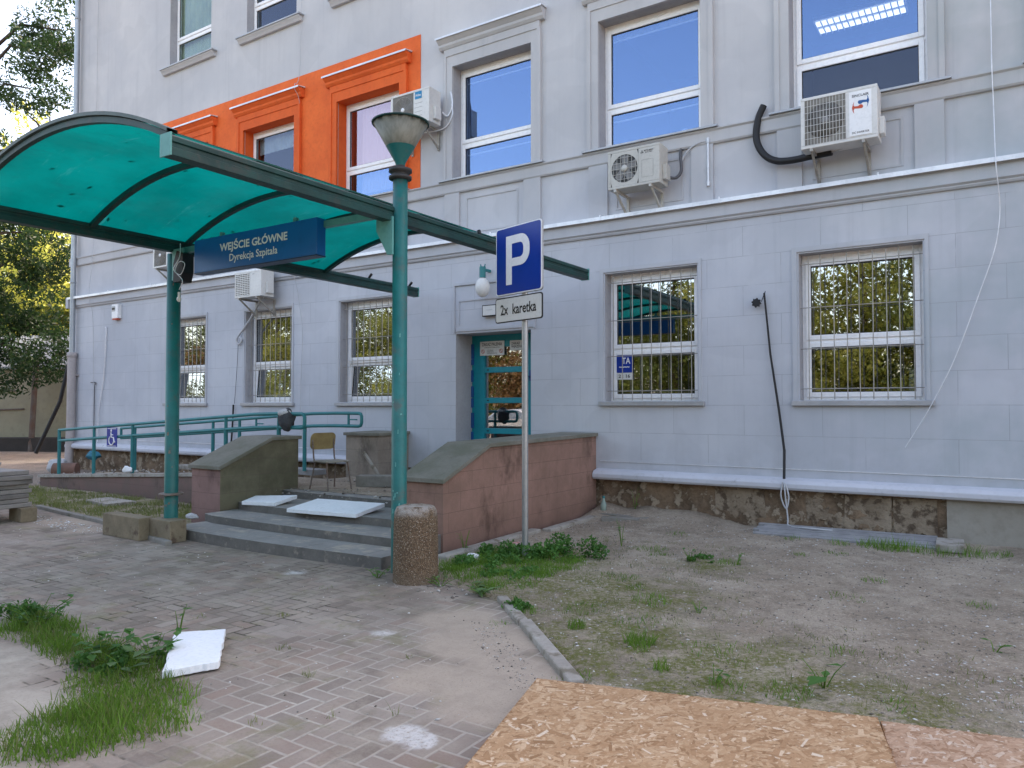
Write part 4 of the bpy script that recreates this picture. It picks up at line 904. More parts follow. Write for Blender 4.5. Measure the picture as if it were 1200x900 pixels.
# left post, brackets, cross bar
m=MB(); m.lathe([(.077,0),(.077,3.34),(.001,3.34)],C_(-8.22,-4.52,0),24); po=m.build('post','teal',CP)
m=MB(); m.lathe([(.077,.51),(.135,.515),(.135,.535),(.077,.54)],C_(-8.22,-4.52,0),24); m.build('collar','rust',po)
m=MB(); r=random.Random(19)
for k in range(14):
    a=R(-70)+r.uniform(-.8,.9); z=r.uniform(.1,3.1) if k>6 else r.uniform(.08,.5); w=r.uniform(.008,.03); h=r.uniform(.008,.05); rr=.0785
    m.quad(*[(C_(-8.22,-4.52,0)[0]+rr*math.cos(a+s_*w/rr),C_(-8.22,-4.52,0)[1]+rr*math.sin(a+s_*w/rr),z+t_*h) for s_,t_ in ((-.5,0),(.5,.1),(.4,1),(-.3,.9))])
m.build('paint_scrape','rust',po)
def bracket(x,y,zt,s_):
    m=MB(); m.prism([(x+8.15,zt),(x+8.15+s_*.20,zt),(x+8.15+s_*.20,zt-.12),(x+8.15+s_*.06,zt-.36),(x+8.15,zt-.36)],'y',y+4.5-.012,y+4.5+.012); return m.build('bracket','teal_light',CP)
bracket(-8.12,-4.60,3.37,1); bracket(-4.80,-4.50,3.33,-1)
m=MB(); m.box(8.15-8.05,8.15-4.9,-.03,.03,3.335,3.40); m.build('cross_bar','teal_light',CP)
# ballast / junction clutter on the left bracket
m=MB(); m.prism([(.10,2.98),(.24,2.98),(.28,3.08),(.28,3.30),(.16,3.34),(.10,3.2)],'y',-.14,.0); m.build('junction_case','black',CP)
LWD=[(-7.95,-4.62,3.42),(-7.9,-4.66,3.25),(-7.98,-4.68,3.12),(-7.88,-4.66,3.05),(-7.80,-4.66,3.16),(-7.9,-4.66,3.2),(-7.98,-4.66,3.1),(-7.84,-4.66,2.98),(-7.9,-4.66,2.88)]
cable('cable',LWD,.005,'flash','tangle of white wires hanging below the left canopy bracket','cable')
m=MB(); m.sphere((0,0,0),.026,12,8,sc_=(1,1,1.3)); m.tube([(0,0,.02),(0,0,.08)],.014,8); tag(m.build('bulb_holder','offw',loc=(-7.9,-4.66,2.77)),'small white bulb holder dangling from the wires under the canopy','lamp')
# hanging sign (its text faces the camera side)
HS=empty('hanging_sign',(-6.69,-4.62,3.05),0,'long blue sign box reading WEJŚCIE GŁÓWNE hung under the canopy','sign')
m=MB(); m.box(-.995,.995,0,.12,0,.37); m.build('box','blue2',HS,bevel=.006)
m=MB(); m.box(-.995,.995,-.001,.121,-.012,.0-.001); m.build('rim',mat('lightbox_edge',(.012,.04,.10),None,.4,bump=0),HS)
text('WEJŚCIE GŁÓWNE','lettering','white',HS,1.10,.14,.02,.238,-.003,.03)
text('Dyrekcja Szpitala','lettering','white',HS,.78,.105,.03,.098,-.003,.012)
for x in (-.6,.6):
    m=MB(); m.box(x-.015,x+.015,.065,.095,.371,.40) if False else m.box(x-.02,x+.02,.06,.10,.372,.43); m.build('hanger','teal_light',HS)

# ------------------------------------------------------------------ street lamp
SL=empty('street_lamp',(-4.80,-4.40,0),0,'teal street lamp pole with a dirty upturned cone shade beside the steps','street lamp')
m=MB(); m.lathe([(.073,0),(.070,3.72),(.001,3.72)],seg=28); m.build('pole','teal',SL)
m=MB(); m.lathe([(.071,3.69),(.108,3.70),(.108,3.725),(.075,3.735),(.075,3.76),(.110,3.768),(.110,3.795),(.05,3.81),(.045,3.83)],seg=28); m.build('collar','dark',SL)
m=MB(); m.lathe([(.035,3.80),(.05,3.86),(.135,4.01)],seg=32); m.build('lower_cone','teal',SL)
m=MB(); m.lathe([(.135,4.011),(.262,4.235),(.22,4.24)],seg=40); m.build('lamp_shade','lampg',SL)
m=MB(); m.lathe([(.258,4.225),(.270,4.225),(.274,4.24),(.25,4.25),(.001,4.252)],seg=40); m.build('lid','beam',SL)
# paint scrapes on the pole
m=MB(); r=random.Random(9)
for k in range(16):
    a=R(-60)+r.uniform(-.7,.9); z=r.uniform(.45,2.7) if k<6 else r.uniform(.5,1.1); w=r.uniform(.008,.025); h=r.uniform(.01,.05)
    rr=.0735; q=[(rr*math.cos(a+s_*w/rr),rr*math.sin(a+s_*w/rr),z+t_*h) for s_,t_ in ((-.5,0),(.5,.1),(.4,1),(-.3,.9))]; m.quad(*q)
m.build('paint_scrape','teal_light',SL)

# ------------------------------------------------------------------ parking sign
PS=empty('parking_sign',(-4.11,-3.32,0),math.atan2(-.194,.672),'blue parking sign with white P and a 2x karetka plate on a grey steel post','road sign')
m=MB(); m.tube([(0,.03,-.1),(0,.03,3.25)],.032,16); m.build('post','steel',PS)
def rrect(x0,x1,z0,z1,r,y0,y1,m,mi=0):
    pts=[]
    for cx,cz,a0 in ((x1-r,z0+r,-90),(x1-r,z1-r,0),(x0+r,z1-r,90),(x0+r,z0+r,180)):
        for k in range(6): a=R(a0+90*k/5); pts.append((cx+r*math.cos(a),cz+r*math.sin(a)))
    m.prism(pts,'y',y0,y1,mi)
cxs=-.05
m=MB(); rrect(cxs-.352,cxs+.352,2.70,3.405,.035,-.018,-.010,m); pp=m.build('parking_plate','white',PS)
m=MB(); rrect(cxs-.340,cxs+.340,2.712,3.393,.028,-.0205,-.0185,m); m.build('plate_face','blue',pp)
m=MB(); rrect(cxs-.356,cxs+.356,2.696,3.409,.037,-.0095,.004,m); m.build('plate_back','sheet',pp)
# letter P : bar and bowl
def ring(o_,i_): return o_,i_
P0=[(cxs-.185,2.80),(cxs-.095,2.80),(cxs-.095,2.985),(cxs+.06,2.985)]
out=[(cxs+.06+.13*math.cos(a),3.115+.13*math.sin(a)) for a in np.linspace(-PI/2,0,7)]+[(cxs+.19-.0,3.18)]+[(cxs+.06+.13*math.cos(a),3.175+.13*math.sin(a)) for a in np.linspace(0.05,PI/2,7)]
inn_=[(cxs+.04,3.235),(cxs+.085,3.225),(cxs+.10,3.19),(cxs+.10,3.11),(cxs+.085,3.075),(cxs+.04,3.065)]
m=MB()
m.box(cxs-.185,cxs-.095,-.0235,-.021,2.80,3.305)
bow_o=[(cxs-.095,2.985),(cxs+.04,2.985)]+[(cxs+.04+.14*math.cos(a),3.125+.14*math.sin(a)) for a in np.linspace(-PI/2,0,8)]+[(cxs+.04+.14*math.cos(a),3.165+.14*math.sin(a)) for a in np.linspace(0,PI/2,8)]+[(cxs-.095,3.305)]
bow_i=[(cxs-.095,3.07),(cxs+.03,3.07)]+[(cxs+.03+.055*math.cos(a),3.125+.055*math.sin(a)) for a in np.linspace(-PI/2,0,8)]+[(cxs+.03+.055*math.cos(a),3.165+.055*math.sin(a)) for a in np.linspace(0,PI/2,8)]+[(cxs-.095,3.22)]
nn=len(bow_o); v=[(a,-.0235,b) for a,b in bow_o]+[(a,-.0235,b) for a,b in bow_i]
m.recalc=False; m.add(v,[(k,k+1,nn+k+1,nn+k) for k in range(nn-1)]); m.build('letter_p','white',pp)
m=MB(); rrect(cxs-.362,cxs+.362,2.415,2.675,.03,-.018,-.008,m); sp=m.build('text_plate','ink',PS)
m=MB(); rrect(cxs-.350,cxs+.350,2.427,2.663,.022,-.0205,-.0185,m); m.build('plate_face','offw',sp)
text('2x  karetka','plate_print','ink',sp,.55,.11,cxs,2.548,-.0225,.018)
for z in (2.82,3.25,2.55):
    m=MB(); m.box(-.06,.06,.005,.06,z-.012,z+.012); m.build('clamp','steel',PS)

# ------------------------------------------------------------------ bollard
m=MB(); m.lathe([(.001,.665),(.14,.665),(.168,.655),(.186,.62),(.194,.55),(.199,.3),(.203,0),(.203,-.05)],seg=48)
vs=[]
for v in m.v: k=1+.012*noise.noise(Vector(v)*14); vs.append((v[0]*k,v[1]*k,v[2]+.006*noise.noise(Vector(v)*20)))
m.v=vs; tag(m.build('bollard','agg',loc=(-4.44,-4.58,0)),'stout round bollard of brown exposed aggregate in front of the lamp pole','bollard')

# ------------------------------------------------------------------ boards, blocks
def board(name,corners,th,z,mtl,label,cat,ragged=0,group=None,tilt=None,bev=.004):
    """flat board from four ground corners (ccw) with thickness"""
    r=random.Random(len(label)); pts=[]
    for (a,b) in zip(corners,corners[1:]+corners[:1]):
        n=14 if ragged else 1
        for k in range(n):
            t=k/n; x=a[0]+(b[0]-a[0])*t; y=a[1]+(b[1]-a[1])*t
            pts.append((x+(r.uniform(-1,1)*ragged if k else 0),y+(r.uniform(-1,1)*ragged if k else 0)))
    cx=sum(p[0] for p in corners)/4; cy=sum(p[1] for p in corners)/4
    m=MB(); m.prism([(a-cx,b-cy) for a,b in pts],'z',0,th)
    if tilt: m.v=[(x,y,zz+tilt[0]*x+tilt[1]*y) for x,y,zz in m.v]
    return tag(m.build(name,mtl,loc=(cx,cy,z),bevel=bev),label,cat,group)
board('insulation_board',[(-4.02,-7.26),(-3.9,-6.98),(-4.42,-6.55),(-4.64,-6.78)][::1],.045,.012,'styro','broken white polystyrene board lying on the paving beside the grass','insulation board',.006)
board('insulation_board',[(-8.25, -3.52), (-7.71, -3.43), (-7.78, -3.02), (-8.36, -3.22)],.045,0.314,'styro','smaller white polystyrene board on the steps next to the greenish parapet','insulation board',.004,tilt=(0,.123))
board('insulation_board',[(-7.29, -3.61), (-6.21, -3.54), (-6.25, -3.02), (-7.33, -3.08)],.045,0.312,'styro','larger white polystyrene board lying across the middle of the steps','insulation board',.004,tilt=(0,.123))
# kerb stones standing by the left post
def block(name,x0,x1,y0,y1,z0,z1,mtl,label,cat,rz=0,group=None,bev=.008):
    m=MB(); m.box(-(x1-x0)/2,(x1-x0)/2,-(y1-y0)/2,(y1-y0)/2,0,z1-z0); o=m.build(name,mtl,loc=((x0+x1)/2,(y0+y1)/2,z0),bevel=bev); o.rotation_euler=(0,0,rz); return tag(o,label,cat,group)
M['kerbwood']=mat('stained_concrete',(.26,.215,.145),(.18,.15,.10),.9,ns=4,bs=60,bump=.4,bd=.005,dirt=(.12,.085,.06),dirtlo=.56,dirthi=.7)
block('concrete_block',-9.2,-8.38,-4.80,-4.62,0,.26,'kerbwood','longer weathered concrete block standing on edge left of the canopy post','concrete block',R(-2))
block('concrete_block',-8.37,-7.93,-4.70,-4.50,0,.25,'kerbwood','shorter weathered concrete block standing on edge in front of the canopy post','concrete block',R(-3))
def kerb(a,b,w,h,z,label,mtl='conc_l',name='kerb_stone',group=None):
    a=Vector((*a,0));b=Vector((*b,0)); d=b-a; m=MB(); m.box(-d.length/2,d.length/2,-w/2,w/2,0,h)
    m2=[]; 
    o=m.build(name,mtl,loc=((a+b)/2)+Vector((0,0,z)),bevel=.012); o.rotation_euler=(0,0,math.atan2(d.y,d.x)); return tag(o,label,'kerb stone',group)
kerb((-3.42,-4.72),(-2.92,-5.20),.085,.15,-.09,'farther kerb stone bordering the soil beside the weeds')
kerb((-2.90,-5.20),(-2.02,-6.06),.09,.155,-.09,'nearer long kerb stone between the sand and the soil')
for o_ in COL.objects:
    if o_.name.startswith('kerb_stone') and o_.location.x>-3.5: o_.location.z-=.022
pk=[(-7.85,-4.78),(-8.9,-4.55),(-10.1,-4.30),(-11.3,-4.17),(-12.4,-4.03)]
for i,(a,b) in enumerate(zip(pk,pk[1:])): kerb(a,b,.08,.11,-.06,['edging stone behind the concrete blocks','edging stone along the verge left of the concrete blocks','edging stone of the verge near the stacked slabs','edging stone of the verge behind the stacked slabs'][i],'conc')
kerb((-4.74,-3.85),(-4.82,-1.9),.14,.09,-.02,'long pale kerb stone at the foot of the right parapet')
kerb((-4.70,-1.85),(-4.76,-.35),.13,.08,-.01,'farther pale kerb stone at the foot of the right parapet')
for i,(x,y,rz,l,w,s_) in enumerate([(-4.35,-.42,-.1,.75,.1,'broken grey kerb piece lying by the plinth at the parapet end'),(-4.3,-.62,.25,.5,.12,'darker concrete piece lying in front of the broken kerb')]):
    m=MB(); m.box(-l/2,l/2,-w/2,w/2,0,.07); o=m.build('concrete_piece','conc',loc=(x,y,.02),bevel=.01); o.rotation_euler=(0,0,rz); tag(o,s_,'rubble')
# slab stack on the left
pal=[('battered dark paving slab at the bottom of the left stack',),]
r=random.Random(5); rows=[]
zc=.20
names=['bottom','second','third','fourth','fifth','sixth','seventh','topmost']
LB=MB()
for k,(x,y) in enumerate(((-11.20,-4.78),(-11.35,-5.28))):
    block('timber_beam',x-.20,x+.20,y-.10,y+.10,.0,.15 if k else .19,'kerbwood',['short timber bearer under the right end of the slab stack','short timber bearer at the front of the slab stack'][k],'timber',R(25*k-4))
for k in range(8):
    for q in range(3):
        x=-11.34-.50*q+r.uniform(-.04,.04); y=-4.98-.06*q+r.uniform(-.03,.03); zz=.192+k*.062
        m=MB(); m.box(-.235,.235,-.24,.24,0,.057); o=m.build('paving_slab',mat('slab_concrete%d%d'%(k,q),sc((.30,.285,.265),r.uniform(.7,1.25)),None,.95,ns=5,bs=70,bump=.5,bd=.006),loc=(x,y,zz),bevel=.008); o.rotation_euler=(0,0,r.uniform(-.10,.10))
        tag(o,'%s grey paving slab in the %s pile of the stack at the left edge'%(names[k],['right','middle','left'][q]),'paving slab','grey paving slabs stacked at the left')
block('plank',-12.5,-11.5,-5.25,-4.8,.70,.73,'timber','thin weathered board lying tilted on top of the slab stack','board',R(-30))
board('paving_slab',[(-12.35,-3.35),(-11.55,-3.45),(-11.5,-3.0),(-12.4,-2.95)],.05,.01,'conc_l','single pale slab lying in the grass in front of the ramp wall','paving slab')
board('plank',[(-12.4,-1.15),(-9.5,-1.2),(-9.5,-.9),(-12.4,-.85)],.09,.42,'timber','long grey plank lying behind the ramp railing','plank')
board('plank',[(-13.6,-1.0),(-12.0,-1.1),(-12.0,-.8),(-13.6,-.75)],.07,.34,'conc_l','shorter pale plank lying behind the ramp railing','plank')
# timber lid on the soil at right
pt=[(-2.60,-.62),(-.62,-.62),(-.62,-.14),(-2.45,-.14)]
PAL=empty('duckboard',(-1.6,-.38,.05),0,'low grey boarded platform of narrow slats lying on the soil by the plinth','board')
for k in range(6):
    m=MB(); y0=-.23+k*.078; m.box(-.98+.05*math.sin(k*2),.92,y0,y0+.07,0,.03+.004*(k%2)); m.build('slat','timber',PAL,bevel=.004)
m=MB(); m.box(-.97,.9,-.20,-.14,-.03,-.001); m.box(-.97,.9,.12,.18,-.03,-.001); m.build('bearer','timber',PAL)
PAL.rotation_euler=(R(7),0,R(2)); 
block('concrete_slab',-.68,-.42,-.68,-.2,.03,.11,'conc_l','square pale concrete slab at the right end of the grey boarded platform','slab',R(3))
# big OSB sheets
def osb(x,y,rz,lx,ly,z,label,chips,n,seed,mat2='osb'):
    O=empty('strand_board',(x,y,z),rz,label,'chipboard sheet')
    m=MB(); m.box(0,lx,-ly,0,0,.018); 
    m.build('sheet',mat2,O)
    g=np.random.default_rng(seed)
    cx=g.uniform(.02,lx-.02,n); cy=g.uniform(-ly+.02,-.02,n); L=g.gamma(3,.0115,n).clip(.012,.085); L[g.random(n)<.5]*=.6; W=g.uniform(.004,.013,n); wide=g.random(n)<.10; W[wide]*=1.8; W=np.minimum(W,L*.5); a=g.uniform(0,PI,n)*.5+g.normal(0,.8,n)
    zz=.0184+np.arange(n)/n*.0022
    u=np.stack([np.cos(a),np.sin(a)],1); w=np.stack([-np.sin(a),np.cos(a)],1)
    V=np.zeros((n,4,3)); c=np.stack([cx,cy],1)
    for k,(s1,s2) in enumerate(((-1,-1),(1,-1),(1,1),(-1,1))):
        j1=g.uniform(.75,1.1,n)[:,None]; j2=g.uniform(.6,1.15,n)[:,None]
        V[:,k,:2]=c+u*(s1*L)[:,None]*j1+w*(s2*W)[:,None]*j2; V[:,k,2]=zz
    V[:,:,0]=V[:,:,0].clip(.001,lx-.001); V[:,:,1]=V[:,:,1].clip(-ly+.001,-.001)
    npmesh('strands',V.reshape(-1,3),np.arange(n*4).reshape(n,4),chips,O)
    return O
ang=math.atan2(.44,1.62)
osb(-2.18,-6.22,ang,1.69,1.25,.048,'large orange brown strand board sheet lying in the foreground','chips',24000,1)
o2=osb(-.535,-5.79,ang-.03,1.9,1.25,.040,'second pinkish strand board sheet at the lower right, right of the dark gap','chips2',22000,2); 
m=MB(); m.box(-.06,.10,-1.25,-.02,0,.028); gap_shade=m.build('gap_shade_strip','black',loc=(-.56,-5.79,.0)); gap_shade.rotation_euler=(0,0,ang); tag(gap_shade,'dark strip added under the gap between the two strand boards as its shade','strip')  # black strip added so the gap between the sheets reads as deep shade
# chair on landing
CH=empty('chair',(-7.96,-2.26,.39),R(80),'small school chair with yellowish plywood back standing on the landing','chair')
def ply(w,d,z,name,curve,mtl):
    m=MB(); n=8
    V=[];
    return m
m=MB(); n=10; pts=[]
for k in range(n+1):
    for s_ in (0,1): pass
seat=MB(); seat.v=[]; 
def rbox(w,d,th,r,z,rot=None):
    m=MB(); pts=[]
    for cx,cy,a0 in ((w/2-r,-d/2+r,-90),(w/2-r,d/2-r,0),(-w/2+r,d/2-r,90),(-w/2+r,-d/2+r,180)):
        for k in range(6): a=R(a0+90*k/5); pts.append((cx+r*math.cos(a),cy+r*math.sin(a)))
    m.prism(pts,'z',0,th); return m
m=rbox(.36,.34,.014,.05,0); m.v=[(x,y,z+.335-.012*math.cos(x*7)) for x,y,z in m.v]; m.build('seat','chairseat',CH)
m=rbox(.36,.20,.012,.06,0); m.v=[(x,.175+(z)+.25*x*x-y*.15,.57+y) for x,y,z in m.v]; m.build('backrest','wood',CH)
CH.scale=(1.12,1.12,1.17)
for s_ in (-1,1):
    m=MB(); m.tube([(s_*.17,-.19,0),(s_*.15,-.13,.325)],.010,8); m.build('leg','rust',CH)
    m=MB(); m.tube([(s_*.18,.20,0),(s_*.15,.13,.325)],.010,8); m.build('leg','rust',CH)
    m=MB(); m.tube([(s_*.15,-.13,.325),(s_*.15,.13,.325),(s_*.15,.16,.37),(s_*.155,.19,.62)],.010,8); m.build('side_tube','rust',CH)
m=MB(); m.tube([(-.15,.0,.322),(.15,.0,.322)],.009,8); m.build('cross_tube','rust',CH)
# hollow block and plank on landing
m=MB(); m.box(-.12,.12,-.35,.35,0,.16)
hb=m.build('hollow_block','conc',loc=(-7.62,-1.60,.39),bevel=.01); hb.rotation_euler=(0,0,R(-62)); tag(hb,'grey hollow concrete block lying on the landing right of the chair','concrete block')
m=MB(); m.box(-.085,-.02,-.353,-.3505,.04,.12); m.box(.02,.085,-.353,-.3505,.04,.12); m.build('hollow','black',hb)
m=MB(); m.tube([(0,0,0),(-.30,-.10,.43)],.028,4); tag(m.build('plank','conc_l',loc=(-7.98,-1.20,.42)),'short pale batten leaning against the small grey parapet','plank')
cloth_lump('rubble_bag',(-6.75,-1.0,.50),(.30,.2,.12),'clothm','dark bag of rubble lying by the small grey parapet','bag',8)
# litter
cloth_lump('plastic_bag',(-4.35,-3.0,.06),(.13,.08,.06),mat('red_white_plastic',(.55,.2,.17),(.6,.6,.6),.4,ns=14,bump=.2),'crumpled red and white plastic bag in the weeds behind the sign post','litter',2)
cloth_lump('paper',(-4.52,-3.62,.05),(.07,.05,.03),'white','crumpled white paper by the foot of the right parapet','litter',5)
cloth_lump('paper',(-8.66,-3.95,.16),(.10,.05,.035),'clothw','crumpled white paper on the lowest step beside the left parapet','litter',6)
m=MB(); m.lathe([(.001,0),(.04,.0),(.042,.14),(.018,.2),(.016,.23),(.001,.23)],seg=14); bt=tag(m.build('bottle',mat('bottle_glass',(.35,.45,.4),None,.15,bump=0),loc=(-4.72,-.28,.06)),'small clear bottle with green cap standing at the parapet end','bottle'); bt.rotation_euler=(.15,.1,0)
m=MB(); m.lathe([(.018,.23),(.018,.255),(.001,.255)],seg=12); m.build('bottle_cap','teal_rail',bt)
cloth_lump('wrapper',(-12.85,-2.38,.45),(.15,.03,.06),'white','torn white wrapper on the ramp coping','litter',9)
m=MB(); m.tube([(-.24,0,.16),(.24,0,.16)],.15,18); rl=tag(m.build('barrel',mat('rusty_barrel',(.20,.11,.08),(.13,.08,.06),.8,ns=5,bump=.3),loc=(-17.3,-1.2,0)),'reddish rolled sheet lying behind the left end of the ramp','roll'); rl.rotation_euler=(0,0,R(40))
cloth_lump('sack',(-17.85,-1.1,.2),(.26,.18,.17),'clothw','pale sack beside the reddish roll near the downpipe','sack',3)
cloth_lump('sack',(-17.6,-.45,.42),(.24,.12,.10),mat('blue_cloth',(.03,.18,.25),(.02,.12,.18),.8,ns=5,bump=.3),'teal blue cloth bundle behind the reddish roll','cloth',12)
block('stone_step',-16.6,-15.4,-1.2,-.7,0,.12,'conc_l','pale flat stone lying on the dirt between ramp and facade','stone',R(10))

# ------------------------------------------------------------------ garage on the left
ga=math.atan2(3.3,5.0)
G=empty('garage',(-31.5,1.9,0),ga,'low cream rendered garage with a pale sheet roof at the left','garage')
m=MB(); m.box(-1,6.8,0,5,0,2.9); m.build('wall','cream',G)
m=MB(); m.prism([(-.25,2.86),(-.25,2.95),(2.4,4.3),(2.4,4.2)],'x',-1.2,4.75); m.build('roof','roofsheet',G)
m=MB(); m.prism([(-.28,2.80),(-.28,3.0),(2.45,4.38),(2.45,4.25)],'x',4.76,4.86); m.build('verge_board','timber',G)
m=MB(); m.box(-3,6.8,-.9,-.02,-.05,.45); m.build('ledge',mat('dark_ledge',(.07,.06,.055),(.05,.045,.04),.9,ns=2,bump=.3),G)
for k,(a,b) in enumerate((((.9,-.03,2.15),(2.3,-.03,2.1)),((.1,-.03,1.55),(2.6,-.03,1.45)))):
    m=MB(); m.tube([a,((a[0]+b[0])/2,-.05,a[2]-.12*k-.02),b],.03,6); m.build('wall_pipe','rust',G)
m=MB(); m.tube([(-28.2,3.05,0),(-28.5,3.3,2.9),(-28.55,3.35,3.3)],[.10,.09,.08],8); tag(m.build('post',mat('weathered_post',(.17,.15,.135),(.15,.09,.065),.9,ns=2,bump=.3)),'slightly leaning weathered post in front of the cream garage','post')
m=MB(); m.tube([(-23.4,1.0,.2),(-22.9,1.4,1.7),(-22.6,1.6,3.4),(-22.75,1.6,4.6)],.055,7); tag(m.build('pole','black'),'thin black pole leaning beside the corner downpipe','pole')
m=MB(); m.tube([(-31.5,.9,0),(-31.5,.9,3.4)],.22,12); tp=tag(m.build('concrete_pole','conc_l'),'thick pale concrete pole at the far left edge','pole')
m=MB(); m.box(-31.3,-31.0,.62,.9,1.3,2.1); m.build('meter_box','ink',tp)

# ------------------------------------------------------------------ trees
def foliage(name,bl,n,size,mtl,parent,seed,gap=.05,gs=.9,elong=2.2,droop=.3):
    g=np.random.default_rng(seed); vol=np.array([b[3]*b[4]*b[5] for b in bl]); pr=vol/vol.sum()
    out=[]
    need=n
    idx=g.choice(len(bl),n*3,p=pr); d=g.normal(size=(n*3,3)); d/=np.linalg.norm(d,axis=1)[:,None]; rad=g.uniform(.25,1.12,n*3)**.6
    B_=np.array(bl); C=B_[idx,:3]+d*rad[:,None]*B_[idx,3:6]
    keep=[]
    for i,c in enumerate(C):
        if noise.noise(Vector(c)*gs)+.35*noise.noise(Vector(c)*gs*2.7)>gap-.12*g.random(): keep.append(i)
        if len(keep)>=n: break
    C=C[keep]; n=len(C)
    L=g.uniform(.6,1.3,n)*size; W=L/elong
    u=g.normal(size=(n,3)); u[:,2]-=droop; u/=np.linalg.norm(u,axis=1)[:,None]
    w=np.cross(u,g.normal(size=(n,3))); w/=np.linalg.norm(w,axis=1)[:,None]
    V=np.zeros((n,4,3)); V[:,0]=C-u*L[:,None]/2; V[:,1]=C+w*W[:,None]/2; V[:,2]=C+u*L[:,None]/2; V[:,3]=C-w*W[:,None]/2
    return npmesh(name,V.reshape(-1,3),np.arange(n*4).reshape(n,4),mtl,parent)
def tree(x,y,h,r,n,size,mtl,label,seed,trunk=.2,base=.3,lean=(0,0),nb=11,group=None,gap=.02,elong=2.2,extra=None,gs=.9):
    rr=random.Random(seed); T=empty('tree',(x,y,0),0,label,'tree',group)
    m=MB(); top=Vector((lean[0],lean[1],h*.88))
    bl=[]
    tp=[Vector((0,0,-.1)),Vector((lean[0]*.2+.1,lean[1]*.2,h*.3)),Vector((lean[0]*.6-.1,lean[1]*.6+.1,h*.6)),top]
    m.tube(tp,[trunk,trunk*.75,trunk*.45,trunk*.1],9)
    for k in range(nb):
        t=base+(1-base)*(k+.5)/nb; a=k*2.4+rr.uniform(-.4,.4); rad=r*(.35+.65*math.sin(PI*min(1,(t-base)/(1-base)*.85+.18)))
        s_=Vector((lean[0]*t,lean[1]*t,h*t*.82)); e=s_+Vector((math.cos(a)*rad*.7,math.sin(a)*rad*.7,h*.07+rr.uniform(-.3,.5)))
        mid=(s_+e)/2+Vector((0,0,.25)); m.tube([s_,mid,e],[trunk*.32,trunk*.2,.02],6)
        q=rad*rr.uniform(.42,.62); bl.append((e.x,e.y,e.z,q,q,q*rr.uniform(.55,.8)))
        if k%2==0: bl.append((s_.x,s_.y,s_.z+h*.06,q*.8,q*.8,q*.6))
    for e in (extra or []):
        bl.append(e[:6]); m.tube([Vector((0,0,e[2]-1)),Vector((e[0]*.5,e[1]*.5,e[2]+.2)),Vector(e[:3])],[trunk*.3,trunk*.2,.02],6)
    m.build('trunk','bark',T); foliage('crown',bl,n,size,mtl,T,seed,gap,elong=elong,gs=gs)
    return T
# left side of the yard
tree(-26.6,.6,13.5,1.9,34000,.17,'leaf_dark','dark fine leaved tree with drooping branches at the left edge of the photo',11,.24,.28,nb=16,gap=.10,elong=3.2,gs=1.1,
     extra=[(2.2,1.4,13.2,1.7,1.2,.9),(1.6,.8,11.3,1.2,1.2,.8),(.9,1.1,6.3,1.8,1.6,.9),(1.0,1.4,3.4,1.9,1.5,1.1),(-.2,.8,2.7,1.7,1.3,.9),(1.4,1.2,12.6,1.6,1.2,.8),(.3,.8,5,1.8,1.5,1.2),(.2,.6,7.5,1.8,1.5,1.0)])
LT=[(-41,9.5,19,4.6,'leaf_sun','tall sunlit yellow green tree behind the cream garage'),(-46,6,17,4.4,'leaf_sun','golden tree farther left behind the garage'),(-36,9.5,9.5,3.2,'leaf_mid','mid green tree right behind the garage roof'),(-52,14,19,5,'leaf_mid','tall green tree far behind the garage'),(-44,15,10,3.8,'leaf_mid','bushy green tree in the gap beside the downpipe'),(-40,4,8.5,3,'leaf_gold','lower golden tree left of the garage')]
for i,(x,y,h,r_,ml,lb) in enumerate(LT): tree(x,y,h,r_,17000,.26,ml,lb,30+i,.28,.15,nb=13,gap=-.02 if i!=0 else .03,elong=2.,gs=.6)
for i,(x,y,h,lb) in enumerate(((-22.5,13.5,15,'unseen tall dark tree added behind the end wall of the hospital for shade'),(-26.5,13,15,'unseen dark tree added behind the garage and the hospital corner for shade'),(-31,14.5,16,'unseen tall dark tree added behind the right end of the garage for shade'))): tree(x,y,h,3.6,9000,.42,'leaf_dark',lb,90+i,.28,.1,nb=12,gap=-.25,elong=1.6,gs=.5)  # unseen trees added to keep the sun off the garage and left ground
# the row across the yard, behind the viewer: what the panes reflect
r=random.Random(21)
protos=[]
for k,(h,ml,lb) in enumerate([(12.3,'leaf_gold','golden'),(11.2,'leaf_mid','mid green'),(10.2,'leaf_gold','shorter golden'),(12.8,'leaf_mid','taller green'),(10.8,'leaf_brown','reddish brown')]):
    protos.append(tree(-2+k*5.0,-27,h,3.5,17000,.21,ml,'%s bushy tree in the row across the yard mirrored by the panes'%lb,60+k,.24,.03,nb=15,group='trees across the yard reflected in the windows',gap=-.28,elong=1.6,gs=.5))
order=[2,0,1,3,4,1,0,3,2,1,0,4,3,1,0,2,3,0]; xs=[-70+i*4.3 for i in range(18)]
for i,(k,x) in enumerate(zip(order,xs)):
    if i in (16,17): continue
    c=copy_tree(protos[k]); q=r.uniform(.86,1.04); c.location=(x,-27+r.uniform(-2.5,1.5),0); c.rotation_euler=(0,0,r.uniform(0,6.28)); c.scale=(q*1.05,q*1.05,q)
for k,x in enumerate((2.6,-1.8,6.5,11,15.5)): protos[k].location.x=x
for k in range(9):
    hz=MB()
hg=foliage('hedge',[(x,-30.5,1.6,2.2,1.1,2.3) for x in range(-74,20,3)],42000,.24,'leaf_mid',None,77,-.4,gs=.6,elong=1.6); tag(hg,'long leafy hedge behind the row of trees across the yard','hedge')

